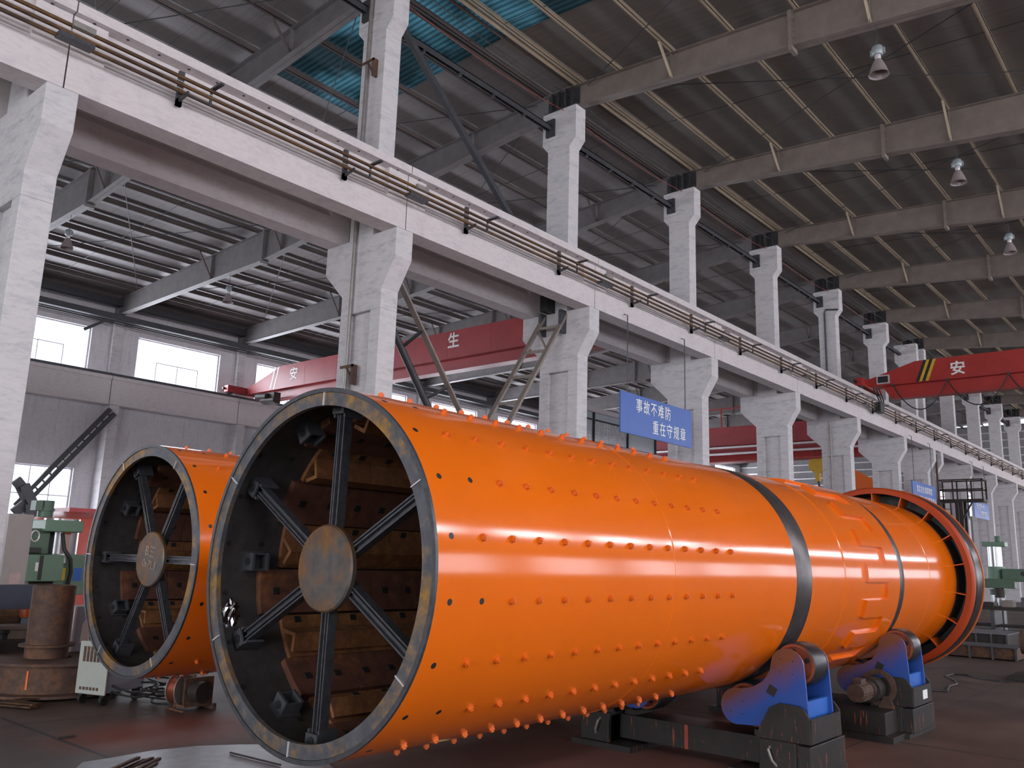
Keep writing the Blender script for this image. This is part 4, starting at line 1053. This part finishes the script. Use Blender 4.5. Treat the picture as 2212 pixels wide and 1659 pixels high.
# welding power source
def welder():
    # box on wheels, long side running back along +Y
    rot = math.radians(20)
    t = thing('welding_machine', (-9.62, 4.62, 0), 'off-white welding power source on castors under the end of the second drum', 'welding machine')
    def add(m, name, mat, par=t, bv=0):
        o = m.build(name, mat, None, None, (0,0,0), bv); o.parent = par; o.location = (0,0,0); return o
    add(MB().box(-.22, .22, .0, .62, .14, .72), 'machine_case', BLUE_GR, bv=.012)
    add(MB().box(-.235, .235, -.03, .0, .12, .74), 'rear_panel', WELD_W, bv=.012)
    m = MB()
    for k in range(6): m.box(-.165+k*.056, -.125+k*.056, -.034, -.03, .50, .68)
    add(m, 'vent_slots', RUST2)
    m = MB()
    for k in range(6): m.box(-.17+k*.053, -.135+k*.053, -.034, -.03, .17, .205)
    add(m, 'vent_slots', RUST2)
    m = MB().box(.221, .225, .12, .5, .40, .62); add(m, 'blue_panel', BLUE)
    add(MB().box(.221, .226, .12, .5, .38, .39), 'trim_strip', BLUE_N)
    m = MB(); m.tube([V(-.12+.035*math.cos(2*PI*k/16), .0, .775+.035*math.sin(2*PI*k/16)) for k in range(17)], .006, 6); add(m, 'lifting_eye', GALV)
    for x in (-.17, .17):
        for y in (.03, .55): add(MB().cyl((x-.02, y, .06), (x+.02, y, .06), .06, 16).box(x-.03, x+.03, y-.04, y+.04, .08, .14), 'castor', BLACK)
    t.rotation_euler.z = rot; t.location = atZ(194, 1522, 0); t.scale = (.9, .9, .9)
welder()
# wire feeder with copper reel
def feeder():
    x, y, _z = atZ(398, 1530, 0)
    t = thing('wire_feeder', (x, y, 0), 'wire feeder with a copper wire reel on the floor below the second drum', 'wire feeder')
    m = MB(); m.box(x-.02, x+.20, y-.12, y+.22, .04, .06); m.box(x+.16, x+.18, y-.12, y+.22, .06, .34); m.bar((x-.02, y-.05, .38), (x+.2, y-.02, .36), .02, .02)
    m.box(x+.0, x+.02, y-.13, y-.11, 0, .36); m.box(x-.1, x+.24, y-.16, y-.13, 0, .02); m.box(x-.08, x+.24, y+.2, y+.24, 0, .06); m.build('feeder_frame', RUST2, t)
    m = MB(); m.cyl((x-.10, y-.06, .20), (x+.01, y-.02, .20), .15, 32); rr = m.build('wire_coil', COPPER, t, 40)
    d = V(.11, .04, 0).normalized()
    for q in (V(x-.10, y-.06, .20), V(x+.01, y-.02, .20)): MB().cyl(q-d*.006, q+d*.006, .172, 32).build('reel_flange', GALV, t, 40)
    MB().box(x+.03, x+.15, y-.08, y+.16, .08, .30).cyl((x+.2,y,.2),(x+.34,y+.02,.2),.11,20).build('drive_unit', DKBROWN, t, 40)
feeder()
CBL = atZ(325, 1518, 0)
for i in range(9):
    a = random.Random(i); cx, cy = CBL.x+a.uniform(-.3,.3), CBL.y+a.uniform(-.25,.25); r = a.uniform(.18,.36); z = .02+.022*i; ph = a.uniform(0,6)
    pts = [(cx+r*math.cos(ph+k*.45)*1.2+.01*k, cy+r*math.sin(ph+k*.45)*.8, z+.03*abs(math.sin(k*.5+i))) for k in range(15)]
    tag(MB().tube(pts, .012, 6).build('welding_cable', CABLE, None, 40), 'black welding cable coiled on the floor between welding machine and wire feeder', 'cable', 'coiled welding cables')
# dark boom seen against the low window
bm_ = thing('boom_machine', atX(58, 1100, -20.0)*1.0, 'dark spindly boom machine silhouetted against the low bright window', 'machine')
G = lambda x, y: atX(x, y, -20.0)
for pts, w in (((( 48, 1048), (68, 1092)), .30), (((34, 1036), (52, 1058)), .10), (((68, 1088), (96, 1120)), .12), (((30, 1108), (60, 1084)), .10), (((60, 1090), (62, 1180)), .34)):
    a, b = G(*pts[0]), G(*pts[1]); MB().bar(a, b, .2, w, (1,0,0)).build('boom_arm', STEEL_D, bm_)
bz = G(62, 1178); MB().box(-20.3, -19.7, bz.y-.3, bz.y+.3, 0, bz.z+.1).build('machine_column', DKBROWN, bm_)
# red vessel behind the drill
def vessel():
    a = atX(190, 1107, -17.2); x, y = a.x, a.y
    t = thing('red_vessel', (x, y, 0), 'red painted round vessel behind the green drilling machine', 'vessel')
    m = MB(); m.lathe([(0.001,.45),(1.05,.45),(1.05,a.z-.35),(.95,a.z-.15),(.62,a.z-.02),(0.001,a.z)], (x, y, 0), 'z', 48, False); m.build('vessel_body', plain('salmon_red_paint', (.45,.075,.055), .35), t, 40)
    MB().box(x-.45, x+.35, y-.5, y+.5, a.z-.07, a.z+.06).build('top_flange', REDD, t)
    for q in range(3): MB().box(x-.8+.7*q, x-.7+.7*q, y-.1, y+.1, 0, .5).build('vessel_leg', REDD, t)
vessel()
# grey sheet with rods on the floor
pts = [atZ(x, y, 0) for x, y in ((150, 1675), (178, 1650), (240, 1640), (330, 1624), (430, 1614), (520, 1611), (600, 1611), (690, 1640), (760, 1690), (500, 1760))]
tag(MB().prism([(p.x, p.y) for p in pts], 'z', .004, .012).build('steel_sheet', SHEET), 'grey steel sheet lying on the floor under the front drum end', 'steel sheet')
for i, (xa, ya, xb, yb) in enumerate(((232, 1662, 300, 1632), (250, 1668, 312, 1637), (270, 1672, 345, 1634), (285, 1675, 338, 1644), (262, 1660, 330, 1633))):
    a, b = atZ(xa, ya, .03), atZ(xb, yb, .03)
    tag(MB().bar((a.x,a.y,.018), (b.x,b.y,.018), .03, .012).build('steel_strip', RUST2), 'rusty flat steel strip in the small heap on the grey sheet', 'steel strip', 'heap of steel strips')
a, b = atZ(497, 1626, .02), atZ(606, 1653, .02)
tag(MB().cyl((a.x,a.y,.022), (b.x,b.y,.022), .008, 8).build('steel_rod', DKBROWN), 'thin dark rod lying on the grey sheet under the drum rim', 'rod')
a, b = atZ(125, 1593, .01), atZ(162, 1589, .01)
tag(MB().bar((a.x,a.y,.008), (b.x,b.y,.008), .03, .014).build('steel_bar', DKBROWN), 'short dark bar lying on the bare floor across a slab joint', 'bar')
p = atZ(968, 1668, .10); m = MB(); m.lathe([(0.001,0),(.06,0),(.075,.10),(.08,.10),(.08,.108),(.07,.108),(.065,.09),(0.001,.09)], (p.x, p.y, 0), 'z', 28, False)
tag(m.build('paint_pot', plain('pale_yellow_pot', (.62,.58,.25), .5), None, 40), 'pale yellow paint pot on the floor at the bottom edge below the front drum', 'pot')

# ------------------------------------------------------------------ far right workshop things
def drill2():
    yb = 27.0; P = lambda x, y: atY(x, y, yb)
    c = P(2153, 1250); x = c.x
    t = thing('radial_drill', (x, yb, 0), 'green radial drilling machine with a bright column beyond the far end of the front drum', 'drilling machine')
    Z = lambda y: P(2150, y).z
    MB().box(x-.5, x+1.4, yb-.5, yb+.5, 0, .25).build('machine_base', GREEN_D, t, bevel=.02)
    MB().cyl((x, yb, .25), (x, yb, Z(1180)), .17, 32).build('drill_column', CHROME, t, 40)
    MB().box(x-.26, x+.30, yb-.2, yb+.2, Z(1181), Z(1171)).build('column_cap', GREEN, t, bevel=.015)
    MB().cyl((x+.1, yb, Z(1171)), (x+.1, yb, Z(1158)), .08, 16).build('lift_motor', GREEN_D, t, 40)
    MB().cyl((x, yb, Z(1250)), (x, yb, Z(1224)), .22, 28).build('arm_sleeve', GREEN, t, 40)
    MB().box(x-.55, x+.5, yb-.42, yb-.15, Z(1270), Z(1250)).build('drill_head', GREEN_D, t, bevel=.015)
    MB().box(x+.2, x+2.6, yb-.3, yb+.1, Z(1255), Z(1228)).build('drill_arm', GREEN_D, t, bevel=.015)
    for k in range(3): MB().cyl((x+.7+.6*k, yb-.31, Z(1238)), (x+.7+.6*k, yb-.29, Z(1238)), .06, 14).build('arm_boss', BLACK, t, 40)
    MB().cyl((x+.1, yb-.3, Z(1268)), (x+.1, yb-.3, Z(1290)), .12, 18).build('spindle', DKBROWN, t, 40)
    MB().cyl((x, yb, Z(1285)), (x, yb, Z(1272)), .2, 18).build('column_foot', GREEN_D, t, 40)
drill2()
def bench():
    x, y = -6.2, 26.2
    t = thing('steel_bench', (x, y, 0), 'dark steel workbench cluttered with parts behind the grey steel boxes', 'workbench')
    MB().box(x-1.2, x+3.2, y-.5, y+.6, .78, .86).build('bench_top', DKBROWN, t)
    for xx in (x-1.1, x-.1, x+.9, x+1.9, x+3.1):
        MB().box(xx-.05, xx+.05, y-.45, y+.5, 0, .78).build('bench_leg', MILL, t)
    MB().box(x-1.1, x+3.1, y-.4, y+.5, .35, .4).build('bench_shelf', DKBROWN, t)
bench()
r_ = random.Random(4)
for k in range(9):
    xx = -7.2+k*.45; h = r_.uniform(.12,.35)
    o = MB().box(xx-.14, xx+.12, 25.9, 26.3, .86, .86+h*.8).build('machine_part', (MILL, DKBROWN, STEEL_G)[k % 3], None, bevel=.01)
    tag(o, f'{ORD[k]} dark steel part along the cluttered workbench, counted from the drum side', 'steel part', 'parts on the workbench')
sb = [(-5.9, -3.75, 20.15, 21.0, 0, .24, 'low grey steel box with ribbed side on the floor beyond the front drum', STEEL_G), (-5.95, -4.35, 22.5, 24.0, 0, .36, 'flat topped grey steel box standing behind the low ribbed one', SHEET)]
for x0, x1, y0, y1, z0, z1, lab, mt in sb:
    t = thing('steel_box', ((x0+x1)/2, (y0+y1)/2, z0), lab, 'steel box')
    MB().box(x0, x1, y0, y1, z0+.02, z1).build('box_body', RUST2 if mt is STEEL_G else DKBROWN, t, bevel=.008)
    for k in range(6):
        xx = x0+.02+k*(x1-x0-.04)/5; MB().box(xx-.02, xx+.02, y0-.05, y0, z0, z1).build('box_rib', MILL, t)
    MB().box(x0-.02, x1+.02, y0-.05, y1, z1, z1+.02).build('box_lid', SHEET if mt is SHEET else MILL, t)
for k, (x0, x1, y0, h) in enumerate(((-6.9, -6.65, 24.8, .62), (-6.45, -6.15, 24.9, .66), (-5.95, -5.65, 24.8, .58), (-4.0, -3.7, 24.8, .60))):
    tag(MB().box(x0, x1, y0, y0+.5, 0, h).build('steel_plate_block', (STEEL_G, GALV, DKBROWN, MILL)[k], None, bevel=.01), f'{ORD[k]} upright dark steel block in front of the workbench, from the drum side', 'steel block', 'upright steel blocks')
def rusty_machine():
    x, y = -2.62, 16.95
    t = thing('rusty_casting', (x, y, 0), 'rust brown round casting on a base plate at the right-hand edge by the floor cable', 'casting')
    MB().box(x-.62, x+.6, y-.5, y+.5, 0, .08).build('base_plate', DKBROWN, t, bevel=.01)
    m = MB(); m.lathe([(0.001,.08),(.40,.08),(.38,.40),(.28,.44),(.0011,.44)], (x, y, 0), 'z', 36, False); m.build('casting_foot', RUST, t, 40)
    m = MB(); m.cyl((x-.42, y, .60), (x+.4, y, .60), .17, 28); m.cyl((x-.46, y, .60), (x-.40, y, .60), .20, 28); m.build('casting_barrel', RUST2, t, 40)
rusty_machine()
fc = [atZ(x, y, .012) for x, y in ((1988, 1491), (2020, 1491), (2046, 1493), (2050, 1482), (2068, 1477), (2064, 1470), (2043, 1460), (2060, 1456), (2090, 1458), (2120, 1466), (2160, 1472), (2200, 1470), (2240, 1466))]
tag(MB().tube(fc, .012, 6).build('floor_cable', CABLE, None, 40), 'black cable snaking over the bare floor beyond the far roller stand', 'cable')
tag(MB().cyl((-2.0, 8.6, 0), (-2.0, 8.6, .03), .03, 12).build('bolt', DKBROWN), 'loose dark bolt lying on the floor near the front roller stand', 'bolt')
